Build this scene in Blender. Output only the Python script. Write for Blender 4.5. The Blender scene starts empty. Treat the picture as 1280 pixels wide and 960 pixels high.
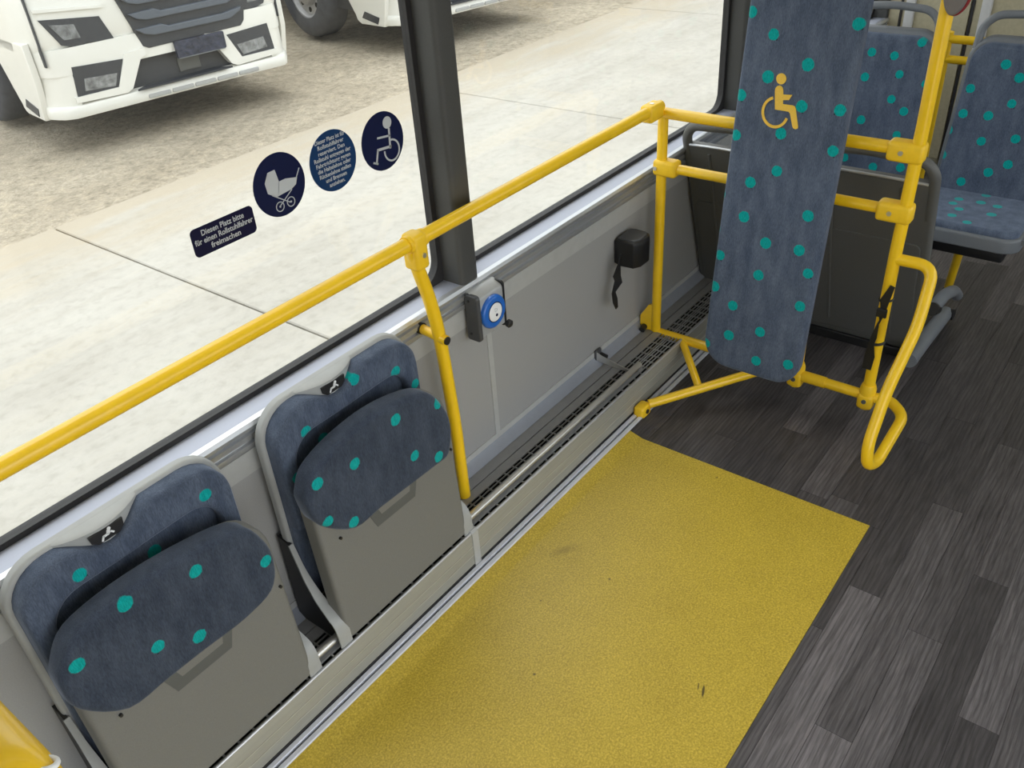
import bpy, bmesh, math, random
import numpy as np
from mathutils import Vector, Matrix

# ------------------------------------------------------------------ camera
S = bpy.context.scene
COL = S.collection
RC = np.array([[0.60809803, -0.79120997, -0.06483489],
               [-0.47840844, -0.30006226, -0.82528056],
               [0.6335157, 0.53286905, -0.5609888]])
_u, _s, _v = np.linalg.svd(RC)
RC = _u @ _v
FPX = 1086.29
CAM = np.array([0., 0., 1.75])
cd = bpy.data.cameras.new('camera')
cam = bpy.data.objects.new('camera', cd)
COL.objects.link(cam)
M = Matrix.Identity(4)
for i in range(3):
    M[i][0] = RC[0][i]
    M[i][1] = -RC[1][i]
    M[i][2] = -RC[2][i]
    M[i][3] = CAM[i]
cam.matrix_world = M
cd.sensor_width = 36.0
cd.lens = FPX / 1280 * 36.0
cd.clip_start = 0.02
cd.clip_end = 300
S.camera = cam

# ------------------------------------------------------------------ light
w = bpy.data.worlds.new('overcast_sky')
S.world = w
w.use_nodes = True
bgn = w.node_tree.nodes['Background']
bgn.inputs['Color'].default_value = (0.93, 0.965, 1.0, 1)
bgn.inputs['Strength'].default_value = 3.05
sl = bpy.data.lights.new('sun', 'SUN')
sl.energy = 1.5
sl.angle = math.radians(40)
sl.color = (1, .95, .88)
so = bpy.data.objects.new('sun', sl)
COL.objects.link(so)
so.rotation_euler = (math.radians(-22), math.radians(14), 0)
S.view_settings.view_transform = 'Standard'
S.view_settings.look = 'None'
S.view_settings.exposure = 0.0
S.view_settings.gamma = 1.0
S.view_settings.use_curve_mapping = False
LAMP = 0.9  # glow of the added ceiling strips

R = random.Random(7)


# ------------------------------------------------------------------ pixel rays
def ray(u, v):
    return RC.T @ np.array([(u - 640) / FPX, (v - 480) / FPX, 1.])


def onz(u, v, z=0.):
    d = ray(u, v)
    return CAM + d * ((z - CAM[2]) / d[2])


def ony(u, v, y):
    d = ray(u, v)
    return CAM + d * ((y - CAM[1]) / d[1])


def onx(u, v, x):
    d = ray(u, v)
    return CAM + d * ((x - CAM[0]) / d[0])


# ------------------------------------------------------------------ materials
def newmat(name):
    m = bpy.data.materials.new(name)
    m.use_nodes = True
    nt = m.node_tree
    return m, nt, nt.nodes['Principled BSDF']


def N(nt, t, **kw):
    n = nt.nodes.new(t)
    for k, v in kw.items():
        setattr(n, k, v)
    return n


def mix_rgb(nt, fac, a, b, mode='MIX'):
    n = N(nt, 'ShaderNodeMix', data_type='RGBA', blend_type=mode)
    for s, v in ((0, fac), (6, a), (7, b)):
        if isinstance(v, (int, float)):
            n.inputs[s].default_value = v
        elif isinstance(v, (tuple, list)):
            n.inputs[s].default_value = tuple(v) + ((1,) if len(v) == 3 else ())
        else:
            nt.links.new(v, n.inputs[s])
    return n.outputs[2]


def obj_coord(nt, scale=(1, 1, 1)):
    tc = N(nt, 'ShaderNodeTexCoord')
    mp = N(nt, 'ShaderNodeMapping')
    mp.inputs['Scale'].default_value = scale
    nt.links.new(tc.outputs['Object'], mp.inputs['Vector'])
    return mp.outputs[0]


def noise(nt, vec, scale, detail=3, rough=.6):
    n = N(nt, 'ShaderNodeTexNoise')
    n.inputs['Scale'].default_value = scale
    n.inputs['Detail'].default_value = detail
    n.inputs['Roughness'].default_value = rough
    if vec is not None:
        nt.links.new(vec, n.inputs['Vector'])
    return n.outputs['Fac']


def ramp(nt, fac, stops):
    r = N(nt, 'ShaderNodeValToRGB')
    el = r.color_ramp.elements
    while len(el) < len(stops):
        el.new(.5)
    for e, (p, c) in zip(el, stops):
        e.position = p
        e.color = tuple(c) + (1,) if len(c) == 3 else c
    nt.links.new(fac, r.inputs[0])
    return r.outputs[0]


def bump(nt, bs, h, strength=.2, dist=.002):
    b = N(nt, 'ShaderNodeBump')
    b.inputs['Strength'].default_value = strength
    b.inputs['Distance'].default_value = dist
    nt.links.new(h, b.inputs['Height'])
    nt.links.new(b.outputs[0], bs.inputs['Normal'])


def plain(name, col, rough=.5, metal=0., var=.08, nscale=30, bstr=0.05, coat=0., scale=(1, 1, 1), spec=.5):
    m, nt, bs = newmat(name)
    vec = obj_coord(nt, scale)
    f = noise(nt, vec, nscale)
    lo = tuple(c * (1 - var) for c in col)
    hi = tuple(min(1, c * (1 + var)) for c in col)
    nt.links.new(ramp(nt, f, [(.3, lo), (.7, hi)]), bs.inputs['Base Color'])
    bs.inputs['Roughness'].default_value = rough
    bs.inputs['Metallic'].default_value = metal
    bs.inputs['Coat Weight'].default_value = coat
    bs.inputs['Specular IOR Level'].default_value = spec
    if bstr:
        bump(nt, bs, f, bstr, .001)
    return m


M_wall = plain('grey_wall_panel', (.335, .335, .33), .55, nscale=400, var=.06, bstr=.15)
M_trim = plain('light_grey_trim', (.42, .425, .415), .45, var=.04)
M_bluetrim = plain('blue_grey_trim', (.27, .29, .335), .4, var=.04)
M_alu = plain('brushed_aluminium', (.60, .615, .64), .36, .7, var=.05, nscale=60, scale=(.05, 1, 1), bstr=.04)
M_sill = plain('anodised_sill', (.40, .425, .51), .45, .3, var=.03, nscale=60, scale=(.05, 1, 1), bstr=.02)
M_chrome = plain('polished_steel', (.72, .71, .68), .33, .9, var=.03, bstr=0)
M_casing = plain('casing_aluminium', (.35, .345, .30), .42, .25, var=.06, nscale=90, scale=(.08, 1, 1), bstr=.05)
M_rib = plain('casing_rib', (.50, .49, .43), .4, .25, var=.03)
M_strip = plain('floor_strip_metal', (.74, .76, .84), .45, .15, var=.05, nscale=80, scale=(.05, 1, 1), bstr=.03)
M_grille = plain('grille_grey', (.30, .30, .30), .45, .3, var=.05)
M_black = plain('black_plastic', (.012, .012, .013), .45, var=.1)
M_rubber = plain('black_rubber', (.018, .017, .018), .6, var=.1)
M_void = plain('dark_cavity', (.006, .006, .006), .9, var=.1, bstr=0)
M_pillar = plain('charcoal_pillar', (.055, .056, .055), .55, nscale=300, bstr=.15)
M_yellow = plain('yellow_powder_coat', (.93, .585, .012), .32, var=.04, nscale=20, bstr=.015, coat=.25)
M_clampy = plain('yellow_cast_clamp', (.92, .58, .018), .42, var=.04, nscale=60, bstr=.06)
M_shell = plain('dark_grey_seat_shell', (.105, .106, .10), .5, nscale=350, bstr=.15)
M_shell2 = plain('slate_grey_seat_rim', (.17, .185, .205), .4, var=.05, nscale=300, bstr=.06)
M_pan = plain('grey_seat_pan', (.175, .175, .165), .55, nscale=500, var=.07, bstr=.2)
M_recess = plain('recess_grey', (.095, .10, .10), .5, var=.04)
M_frame = plain('light_grey_seat_frame', (.36, .37, .365), .45, var=.04)
M_white = plain('white_print', (.82, .83, .84), .5, var=.02, bstr=0)
M_greyprint = plain('grey_print', (.50, .53, .56), .5, var=.02, bstr=0)
M_navy = plain('navy_sticker', (.002, .006, .045), .5, var=.05, bstr=0, spec=.2)
M_navy2 = plain('blue_sticker', (.004, .035, .12), .5, var=.05, bstr=0, spec=.2)
M_navy3 = plain('dark_navy_sticker', (.003, .003, .03), .5, var=.05, bstr=0, spec=.2)
M_symbol = plain('yellow_embroidery', (.82, .52, .06), .6, var=.08, nscale=400, bstr=.3)
M_blue = plain('blue_button_ring', (.015, .13, .52), .3, var=.03, coat=.3, bstr=0)
M_boxgrey = plain('button_housing', (.42, .43, .43), .38, .3, var=.04, bstr=.03)
M_capgrey = plain('button_end_cap', (.06, .062, .066), .4, var=.04)
M_ceil = plain('ceiling_panel_white', (.78, .78, .76), .6, var=.02)
M_beige = plain('beige_laminate', (.42, .38, .26), .6, nscale=60, var=.08)
M_post = plain('pale_grey_post', (.6, .6, .6), .45, var=.04)
M_tpaint = plain('white_truck_paint', (.80, .79, .74), .3, var=.02, nscale=5, bstr=0, coat=.4)
M_tdark = plain('truck_charcoal_plastic', (.045, .048, .055), .5, var=.1)
M_tslat = plain('truck_grille_slat', (.10, .115, .14), .45, var=.05)
M_tyre = plain('tyre_rubber', (.075, .08, .095), .75, var=.15, nscale=12)
M_rim = plain('wheel_rim_grey', (.40, .40, .41), .45, .3, var=.1)
M_plate = plain('dark_plate', (.03, .035, .06), .4, var=.7, nscale=22, bstr=.1)
M_lamp = plain('lamp_reflector', (.26, .27, .28), .25, .4, var=.5, nscale=14, bstr=.4)
M_red = plain('red_rim', (.25, .012, .02), .4, var=.03)
M_discgrey = plain('taupe_disc', (.17, .155, .15), .5, var=.05)


def glass_mat(name, tint):
    m = bpy.data.materials.new(name)
    m.use_nodes = True
    nt = m.node_tree
    nt.nodes.clear()
    out = N(nt, 'ShaderNodeOutputMaterial')
    tr = N(nt, 'ShaderNodeBsdfTransparent')
    tr.inputs[0].default_value = tint + (1,)
    gl = N(nt, 'ShaderNodeBsdfGlossy')
    gl.inputs['Roughness'].default_value = .01
    lw = N(nt, 'ShaderNodeLayerWeight')
    lw.inputs[0].default_value = .5
    pw = N(nt, 'ShaderNodeMath', operation='POWER')
    nt.links.new(lw.outputs['Facing'], pw.inputs[0])
    pw.inputs[1].default_value = 5.
    fr = N(nt, 'ShaderNodeMath', operation='MULTIPLY_ADD')
    nt.links.new(pw.outputs[0], fr.inputs[0])
    fr.inputs[1].default_value = .6
    fr.inputs[2].default_value = .022
    mx = N(nt, 'ShaderNodeMixShader')
    nt.links.new(fr.outputs[0], mx.inputs[0])
    nt.links.new(tr.outputs[0], mx.inputs[1])
    nt.links.new(gl.outputs[0], mx.inputs[2])
    nt.links.new(mx.outputs[0], out.inputs[0])
    return m


M_glass = glass_mat('tinted_window_glass', (.80, .81, .80))
M_tglass = plain('truck_windscreen', (.03, .035, .04), .08, var=.02, bstr=0)


def emit_mat(name, col, st):
    m, nt, bs = newmat(name)
    bs.inputs['Base Color'].default_value = (.8, .8, .8, 1)
    bs.inputs['Emission Color'].default_value = tuple(col) + (1,)
    bs.inputs['Emission Strength'].default_value = st
    return m


M_fill = emit_mat('fill_light_diffuser', (1, .97, .92), LAMP)


def mat_mat(base):
    m, nt, bs = newmat('yellow_speckled_vinyl')
    v = obj_coord(nt)
    f1 = noise(nt, v, 210, 4, .75)
    f2 = noise(nt, v, 6, 5, .65)
    f3 = noise(nt, v, 620, 2, .5)
    c = ramp(nt, f1, [(.30, (.26, .18, .013)), (.5, (.55, .39, .034)), (.70, (.88, .655, .11))])
    c = mix_rgb(nt, .30, c, ramp(nt, f2, [(.3, (.38, .265, .02)), (.65, (.58, .42, .045))]))
    sp = ramp(nt, f3, [(.25, (.30, .24, .1)), (.33, (1, 1, 1))])
    c = mix_rgb(nt, .8, c, sp, 'MULTIPLY')
    # worn spots: dark nicks and one faint smudge, each with its own outline
    for (u, vv, a_, b_, rot, soft, fac) in ((879, 864, .020, .0035, .35, .35, .9), (873, 858, .012, .0020, .35, .35, .8), (762, 724, .0045, .004, 0, .3, .7), (668, 843, .004, .004, 0, .3, .7),
                                            (896, 597, .004, .004, 0, .3, .6), (705, 688, .055, .020, -.5, 1., .35), (676, 751, .003, .003, 0, .3, .6)):
        p = onz(u, vv, 0)
        mp = N(nt, 'ShaderNodeMapping', vector_type='TEXTURE')
        mp.inputs['Location'].default_value = (p[0] - base[0], p[1] - base[1], 0)
        mp.inputs['Rotation'].default_value = (0, 0, rot)
        mp.inputs['Scale'].default_value = (a_, b_, 1)
        nt.links.new(v, mp.inputs['Vector'])
        ln = N(nt, 'ShaderNodeVectorMath', operation='LENGTH')
        nt.links.new(mp.outputs[0], ln.inputs[0])
        mr = N(nt, 'ShaderNodeMapRange')
        mr.inputs['From Min'].default_value = 1.
        mr.inputs['From Max'].default_value = 1. - soft
        mr.inputs['To Max'].default_value = fac
        nt.links.new(ln.outputs['Value'], mr.inputs['Value'])
        c = mix_rgb(nt, mr.outputs[0], c, (.05, .035, .008))
    nt.links.new(c, bs.inputs['Base Color'])
    bs.inputs['Roughness'].default_value = .33
    bs.inputs['Specular IOR Level'].default_value = .65
    bump(nt, bs, f1, .14, .001)
    return m


M_mat = mat_mat((.6, .77, 0))


def plank_mat():
    m, nt, bs = newmat('dark_wood_vinyl')
    tc = N(nt, 'ShaderNodeTexCoord')
    oi = N(nt, 'ShaderNodeObjectInfo')
    mul = N(nt, 'ShaderNodeVectorMath', operation='SCALE')
    cb = N(nt, 'ShaderNodeCombineXYZ')
    for k in range(3):
        nt.links.new(oi.outputs['Random'], cb.inputs[k])
    nt.links.new(cb.outputs[0], mul.inputs[0])
    mul.inputs['Scale'].default_value = 37.
    add = N(nt, 'ShaderNodeVectorMath', operation='ADD')
    nt.links.new(tc.outputs['Object'], add.inputs[0])
    nt.links.new(mul.outputs[0], add.inputs[1])
    mp = N(nt, 'ShaderNodeMapping')
    mp.inputs['Scale'].default_value = (2.2, 26, 1)
    nt.links.new(add.outputs[0], mp.inputs['Vector'])
    f = noise(nt, mp.outputs[0], 3.2, 6, .65)
    mp2 = N(nt, 'ShaderNodeMapping')
    mp2.inputs['Scale'].default_value = (5, 120, 1)
    nt.links.new(add.outputs[0], mp2.inputs['Vector'])
    f2 = noise(nt, mp2.outputs[0], 3, 3, .6)
    wv = N(nt, 'ShaderNodeTexWave', wave_type='BANDS', bands_direction='Y')
    wv.inputs['Scale'].default_value = 9.
    wv.inputs['Distortion'].default_value = 7.
    wv.inputs['Detail'].default_value = 3.
    wv.inputs['Detail Scale'].default_value = .6
    mp3 = N(nt, 'ShaderNodeMapping')
    mp3.inputs['Scale'].default_value = (.9, 3., 1)
    nt.links.new(add.outputs[0], mp3.inputs['Vector'])
    nt.links.new(mp3.outputs[0], wv.inputs['Vector'])
    base = oi.outputs['Color']
    g = ramp(nt, f, [(.28, (.45, .44, .44)), (.55, (1, 1, 1)), (.78, (1.4, 1.36, 1.34))])
    c = mix_rgb(nt, .9, base, g, 'MULTIPLY')
    c = mix_rgb(nt, .55, c, ramp(nt, wv.outputs['Fac'], [(.0, (.55, .54, .54)), (.35, (1, 1, 1)), (1., (1.15, 1.15, 1.15))]), 'MULTIPLY')
    g2 = ramp(nt, f2, [(.35, (.6, .6, .6)), (.6, (1.08, 1.08, 1.08))])
    c = mix_rgb(nt, .7, c, g2, 'MULTIPLY')
    nt.links.new(c, bs.inputs['Base Color'])
    bs.inputs['Roughness'].default_value = .42
    bs.inputs['Specular IOR Level'].default_value = .4
    bump(nt, bs, f2, .12, .0006)
    return m


M_plank = plank_mat()


def fabric(name, dots, axes, r, dark=1.0):
    """velour with printed teal spots; dots are (a, b) pairs in the mesh's own coordinates along two axes"""
    m, nt, bs = newmat(name)
    tc = N(nt, 'ShaderNodeTexCoord')
    sep = N(nt, 'ShaderNodeSeparateXYZ')
    nt.links.new(tc.outputs['Object'], sep.inputs[0])
    cb = N(nt, 'ShaderNodeCombineXYZ')
    nt.links.new(sep.outputs[axes[0]], cb.inputs[0])
    nt.links.new(sep.outputs[axes[1]], cb.inputs[1])
    # little wobble for the woven edge
    wn = N(nt, 'ShaderNodeTexNoise')
    wn.inputs['Scale'].default_value = 140
    nt.links.new(tc.outputs['Object'], wn.inputs['Vector'])
    sub = N(nt, 'ShaderNodeVectorMath', operation='SUBTRACT')
    nt.links.new(wn.outputs['Color'], sub.inputs[0])
    sub.inputs[1].default_value = (.5, .5, .5)
    sc = N(nt, 'ShaderNodeVectorMath', operation='SCALE')
    sc.inputs['Scale'].default_value = .004
    nt.links.new(sub.outputs[0], sc.inputs[0])
    ad = N(nt, 'ShaderNodeVectorMath', operation='ADD')
    nt.links.new(cb.outputs[0], ad.inputs[0])
    nt.links.new(sc.outputs[0], ad.inputs[1])
    flat = N(nt, 'ShaderNodeVectorMath', operation='MULTIPLY')
    nt.links.new(ad.outputs[0], flat.inputs[0])
    flat.inputs[1].default_value = (1, 1, 0)
    rr = random.Random(len(name) * 31 + len(dots))
    out_d = out_s = None

    def acc(prev, c, rad):
        d = N(nt, 'ShaderNodeVectorMath', operation='DISTANCE')
        nt.links.new(flat.outputs[0], d.inputs[0])
        d.inputs[1].default_value = (c[0], c[1], 0)
        mr = N(nt, 'ShaderNodeMapRange')
        mr.inputs['From Min'].default_value = rad + .0012
        mr.inputs['From Max'].default_value = rad - .0012
        nt.links.new(d.outputs['Value'], mr.inputs['Value'])
        if prev is None:
            return mr.outputs[0]
        mx = N(nt, 'ShaderNodeMath', operation='MAXIMUM')
        nt.links.new(prev, mx.inputs[0])
        nt.links.new(mr.outputs[0], mx.inputs[1])
        return mx.outputs[0]

    for (a, b) in dots:
        out_d = acc(out_d, (a, b), r * rr.uniform(.93, 1.07))
        an = rr.choice([-.75, -2.3, -1.9, -.9])
        out_s = acc(out_s, (a + math.cos(an) * r * .98, b + math.sin(an) * r * .98), r * .17)
    v1 = obj_coord(nt, {0: (9, 9, 3), 1: (9, 9, 3)}[0])
    f = noise(nt, v1, 3.2, 3, .6)
    v2 = obj_coord(nt, (240, 240, 45))
    f2 = noise(nt, v2, 2.2, 2, .7)
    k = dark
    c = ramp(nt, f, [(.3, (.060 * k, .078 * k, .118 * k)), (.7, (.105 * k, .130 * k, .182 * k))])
    c = mix_rgb(nt, .55, c, ramp(nt, f2, [(.3, (.45, .45, .45)), (.7, (1.35, 1.35, 1.35))]), 'MULTIPLY')
    if out_d is not None:
        c = mix_rgb(nt, out_s, c, (.012, .012, .014))
        teal = ramp(nt, f2, [(.3, (.0, .24, .23)), (.7, (.004, .40, .38))])
        c = mix_rgb(nt, out_d, c, teal)
    nt.links.new(c, bs.inputs['Base Color'])
    bs.inputs['Roughness'].default_value = .9
    bs.inputs['Specular IOR Level'].default_value = .15
    bs.inputs['Sheen Weight'].default_value = .35
    bs.inputs['Sheen Roughness'].default_value = .4
    bs.inputs['Sheen Tint'].default_value = (.7, .8, 1, 1)
    bump(nt, bs, f2, .3, .001)
    return m


# ------------------------------------------------------------------ mesh helpers
def link(name, bm, mat, parent=None, base=(0, 0, 0), smooth=True, angle=40):
    base = Vector(base)
    bmesh.ops.recalc_face_normals(bm, faces=bm.faces[:])
    if base.length:
        bmesh.ops.translate(bm, verts=bm.verts[:], vec=-base)
    me = bpy.data.meshes.new(name)
    bm.to_mesh(me)
    bm.free()
    me.materials.append(mat)
    if smooth:
        for p in me.polygons:
            p.use_smooth = True
        me.set_sharp_from_angle(angle=math.radians(angle))
    o = bpy.data.objects.new(name, me)
    COL.objects.link(o)
    if parent is not None:
        o.parent = parent
    else:
        o.location = base
    return o


class Thing:
    """An empty at the base of a thing; parts are added in world coordinates."""

    def __init__(self, name, base, label, cat, group=None, kind=None):
        self.base = Vector(base)
        self.o = bpy.data.objects.new(name, None)
        COL.objects.link(self.o)
        self.o.location = self.base
        tag(self.o, label, cat, group, kind)

    def part(self, name, bm, mat, sub=None, **kw):
        return link(name, bm, mat, sub if sub is not None else self.o, self.base, **kw)


def tag(o, label=None, cat=None, group=None, kind=None):
    if label:
        o['label'] = label
    if cat:
        o['category'] = cat
    if group:
        o['group'] = group
    if kind:
        o['kind'] = kind
    return o


def box(bm, lo, hi, bev=0., seg=2):
    r = bmesh.ops.create_cube(bm, size=1)
    lo = Vector(lo)
    hi = Vector(hi)
    vs = r['verts']
    for v in vs:
        v.co = Vector(((lo[i] + hi[i]) / 2 + v.co[i] * (hi[i] - lo[i]) for i in range(3)))
    if bev:
        es = list({e for v in vs for e in v.link_edges})
        bmesh.ops.bevel(bm, geom=es, offset=bev, segments=seg, affect='EDGES', profile=.5)
    return bm


def bbox(lo, hi, bev=0., seg=2):
    return box(bmesh.new(), lo, hi, bev, seg)


def fillet(pts, r, n=6):
    pts = [Vector(p) for p in pts]
    if r <= 0 or len(pts) < 3:
        return pts
    out = [pts[0]]
    for a, b, c in zip(pts, pts[1:], pts[2:]):
        d1 = a - b
        d2 = c - b
        q = min(r, d1.length * .48, d2.length * .48)
        p1 = b + d1.normalized() * q
        p2 = b + d2.normalized() * q
        for k in range(n + 1):
            t = k / n
            out.append(p1 * (1 - t) ** 2 + b * 2 * t * (1 - t) + p2 * t * t)
    out.append(pts[-1])
    return out


def tube(bm, pts, r, seg=16, fr=0., cap=True, closed=False):
    P = fillet(pts, fr)
    n = len(P)
    t0 = (P[1] - P[0]).normalized()
    up = Vector((0, 0, 1)) if abs(t0.z) < .9 else Vector((1, 0, 0))
    x = t0.cross(up).normalized()
    rings = []
    rr = r if isinstance(r, (list, tuple)) else [r] * n
    for i, p in enumerate(P):
        if i == 0:
            t = P[1] - P[0]
        elif i == n - 1:
            t = P[-1] - P[-2]
        else:
            t = (P[i + 1] - P[i]).normalized() + (P[i] - P[i - 1]).normalized()
        t.normalize()
        x = (x - t * x.dot(t)).normalized()
        y = t.cross(x)
        rings.append([bm.verts.new(p + (x * math.cos(2 * math.pi * k / seg) + y * math.sin(2 * math.pi * k / seg)) * rr[i]) for k in range(seg)])
    for a, b in zip(rings, rings[1:]):
        for k in range(seg):
            bm.faces.new((a[k], a[(k + 1) % seg], b[(k + 1) % seg], b[k]))
    if cap:
        bm.faces.new(rings[0][::-1])
        bm.faces.new(rings[-1])
    return bm


def T(pts, r, seg=16, fr=0.):
    return tube(bmesh.new(), pts, r, seg, fr)


def ribbon(pts, wv, width, th):
    """flat strap along pts; wv gives its width direction at each point"""
    bm = bmesh.new()
    P = [Vector(p) for p in pts]
    rings = []
    for i, p in enumerate(P):
        t = (P[min(i + 1, len(P) - 1)] - P[max(i - 1, 0)]).normalized()
        wd = Vector(wv[i] if isinstance(wv, list) else wv)
        wd = (wd - t * wd.dot(t)).normalized()
        nn = t.cross(wd)
        hw = (width[i] if isinstance(width, list) else width) / 2
        rings.append([bm.verts.new(p + wd * a * hw + nn * b * th / 2) for a, b in ((-1, -1), (1, -1), (1, 1), (-1, 1))])
    for a, b in zip(rings, rings[1:]):
        for k in range(4):
            bm.faces.new((a[k], a[(k + 1) % 4], b[(k + 1) % 4], b[k]))
    bm.faces.new(rings[0][::-1])
    bm.faces.new(rings[-1])
    return bm


def rrect(a0, a1, b0, b1, r, n=7):
    """rounded rectangle outline, r may be (bl, br, tr, tl)"""
    rs = r if isinstance(r, (tuple, list)) else (r,) * 4
    out = []
    for (cx, cy, sx, sy, st), q in zip(((a0, b0, 1, 1, 180), (a1, b0, -1, 1, 270), (a1, b1, -1, -1, 0), (a0, b1, 1, -1, 90)), rs):
        c = (cx + sx * q, cy + sy * q)
        if q <= 0:
            out.append((cx, cy))
            continue
        for k in range(n + 1):
            a = math.radians(st + 90 * k / n)
            out.append((c[0] + q * math.cos(a), c[1] + q * math.sin(a)))
    return out


def circle(ca, cb, r, n=32, rb=None):
    return [(ca + r * math.cos(2 * math.pi * k / n), cb + (rb or r) * math.sin(2 * math.pi * k / n)) for k in range(n)]


def offset(pts, d):
    n = len(pts)
    area = sum(pts[i][0] * pts[(i + 1) % n][1] - pts[(i + 1) % n][0] * pts[i][1] for i in range(n))
    s = 1 if area > 0 else -1
    out = []
    for i in range(n):
        p0, p1, p2 = Vector(pts[i - 1]), Vector(pts[i]), Vector(pts[(i + 1) % n])
        e1 = (p1 - p0)
        e2 = (p2 - p1)
        if e1.length < 1e-9:
            e1 = e2
        if e2.length < 1e-9:
            e2 = e1
        e1 = e1.normalized()
        e2 = e2.normalized()
        n1 = Vector((-e1.y, e1.x)) * s
        n2 = Vector((-e2.y, e2.x)) * s
        m = n1 + n2
        if m.length < 1e-6:
            m = n1
        m.normalize()
        k = d / max(.5, m.dot(n1))
        out.append((p1.x + m.x * k, p1.y + m.y * k))
    return out


def pad(outline, f, back, front, edge, n=5, both=False):
    """solid with rounded front rim; f(a, b, c) -> world, c runs from back to front"""
    bm = bmesh.new()
    levels = []
    sg = 1 if front > back else -1
    if both:
        for k in range(n):
            th = math.pi / 2 * k / n
            levels.append((edge * (1 - math.sin(th)), back + sg * edge * (1 - math.cos(th))))
    else:
        levels.append((0, back))
    for k in range(n + 1):
        th = math.pi / 2 * k / n
        levels.append((edge * (1 - math.cos(th)), front - sg * edge * (1 - math.sin(th))))
    levels.append((edge * 1.12 + .0008, front))
    rings = []
    for d, c in levels:
        rings.append([bm.verts.new(f(a, b, c)) for a, b in offset(outline, d)])
    m = len(outline)
    for r0, r1 in zip(rings, rings[1:]):
        for k in range(m):
            bm.faces.new((r0[k], r0[(k + 1) % m], r1[(k + 1) % m], r1[k]))
    bm.faces.new(rings[0][::-1])
    bm.faces.new(rings[-1])
    bm.normal_update()
    bmesh.ops.triangulate(bm, faces=[q for q in bm.faces if len(q.verts) > 4], ngon_method='EAR_CLIP')
    return bm


def prism(outline, f, c0, c1):
    bm = bmesh.new()
    a = [bm.verts.new(f(x, y, c0)) for x, y in outline]
    b = [bm.verts.new(f(x, y, c1)) for x, y in outline]
    m = len(outline)
    for k in range(m):
        bm.faces.new((a[k], a[(k + 1) % m], b[(k + 1) % m], b[k]))
    bm.faces.new(a[::-1])
    bm.faces.new(b)
    bm.normal_update()
    bmesh.ops.triangulate(bm, faces=[q for q in bm.faces if len(q.verts) > 4], ngon_method='EAR_CLIP')
    return bm


def ring_prism(outer, inner, f, c0, c1):
    bm = bmesh.new()
    m = len(outer)
    v = [[bm.verts.new(f(x, y, c)) for x, y in o] for o in (outer, inner) for c in (c0, c1)]
    o0, o1, i0, i1 = v
    for k in range(m):
        j = (k + 1) % m
        bm.faces.new((o0[k], o0[j], o1[j], o1[k]))
        bm.faces.new((i0[k], i0[j], i1[j], i1[k]))
        bm.faces.new((o0[k], o0[j], i0[j], i0[k]))
        bm.faces.new((o1[k], o1[j], i1[j], i1[k]))
    return bm


def XZ(a, b, c):      # plane facing the aisle: a = x, b = z, c = y
    return Vector((a, c, b))


def YZ(a, b, c):      # plane across the bus: a = y, b = z, c = x
    return Vector((c, a, b))


def XY(a, b, c):
    return Vector((a, b, c))


def extrude_x(prof, x0, x1):
    """profile of (y, z) points extruded along the bus"""
    return prism(prof, lambda y, z, x: Vector((x, y, z)), x0, x1)


def torus(c, nrm, R_, r, seg=36, rs=12):
    bm = bmesh.new()
    nrm = Vector(nrm).normalized()
    u = nrm.orthogonal().normalized()
    v = nrm.cross(u)
    c = Vector(c)
    g = []
    for i in range(seg):
        a = 2 * math.pi * i / seg
        d = u * math.cos(a) + v * math.sin(a)
        g.append([bm.verts.new(c + d * (R_ + r * math.cos(2 * math.pi * k / rs)) + nrm * r * math.sin(2 * math.pi * k / rs)) for k in range(rs)])
    for i in range(seg):
        for k in range(rs):
            bm.faces.new((g[i][k], g[(i + 1) % seg][k], g[(i + 1) % seg][(k + 1) % rs], g[i][(k + 1) % rs]))
    return bm


def arc_stroke(bm, cx, cy, rx, ry, a0, a1, wd, f, c0, c1, n=28):
    o = []
    i = []
    for k in range(n + 1):
        a = math.radians(a0 + (a1 - a0) * k / n)
        o.append(((rx + wd / 2) * math.cos(a) + cx, (ry + wd / 2) * math.sin(a) + cy))
        i.append(((rx - wd / 2) * math.cos(a) + cx, (ry - wd / 2) * math.sin(a) + cy))
    for k in range(n):
        q = [o[k], o[k + 1], i[k + 1], i[k]]
        add_poly(bm, q, f, c0, c1)
    return bm


def add_poly(bm, pts, f, c0, c1):
    a = [bm.verts.new(f(x, y, c0)) for x, y in pts]
    b = [bm.verts.new(f(x, y, c1)) for x, y in pts]
    m = len(pts)
    for k in range(m):
        bm.faces.new((a[k], a[(k + 1) % m], b[(k + 1) % m], b[k]))
    fs = [bm.faces.new(a[::-1]), bm.faces.new(b)]
    if m > 4:
        for q in fs:
            q.normal_update()
        bmesh.ops.triangulate(bm, faces=fs, ngon_method='EAR_CLIP')


def stroke(bm, p, q, wd, f, c0, c1):
    p = Vector(p)
    q = Vector(q)
    d = (q - p).normalized()
    n = Vector((-d.y, d.x)) * wd / 2
    add_poly(bm, [tuple(p + n), tuple(p - n), tuple(q - n), tuple(q + n)], f, c0, c1)


# ================================================================== STRUCTURE
WALL = 1.375      # inner face of the side wall
FACE = 1.195      # front of the heater casing
TOP = 0.134       # top of the heater casing
X0, X1 = -3.2, 4.75
RIGHT = -0.98
SILL = 0.712
MATX = 1.952


def struct(name, bm, mat, label, **kw):
    o = link(name, bm, mat, **kw)
    return tag(o, label, None, None, 'structure')


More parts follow.
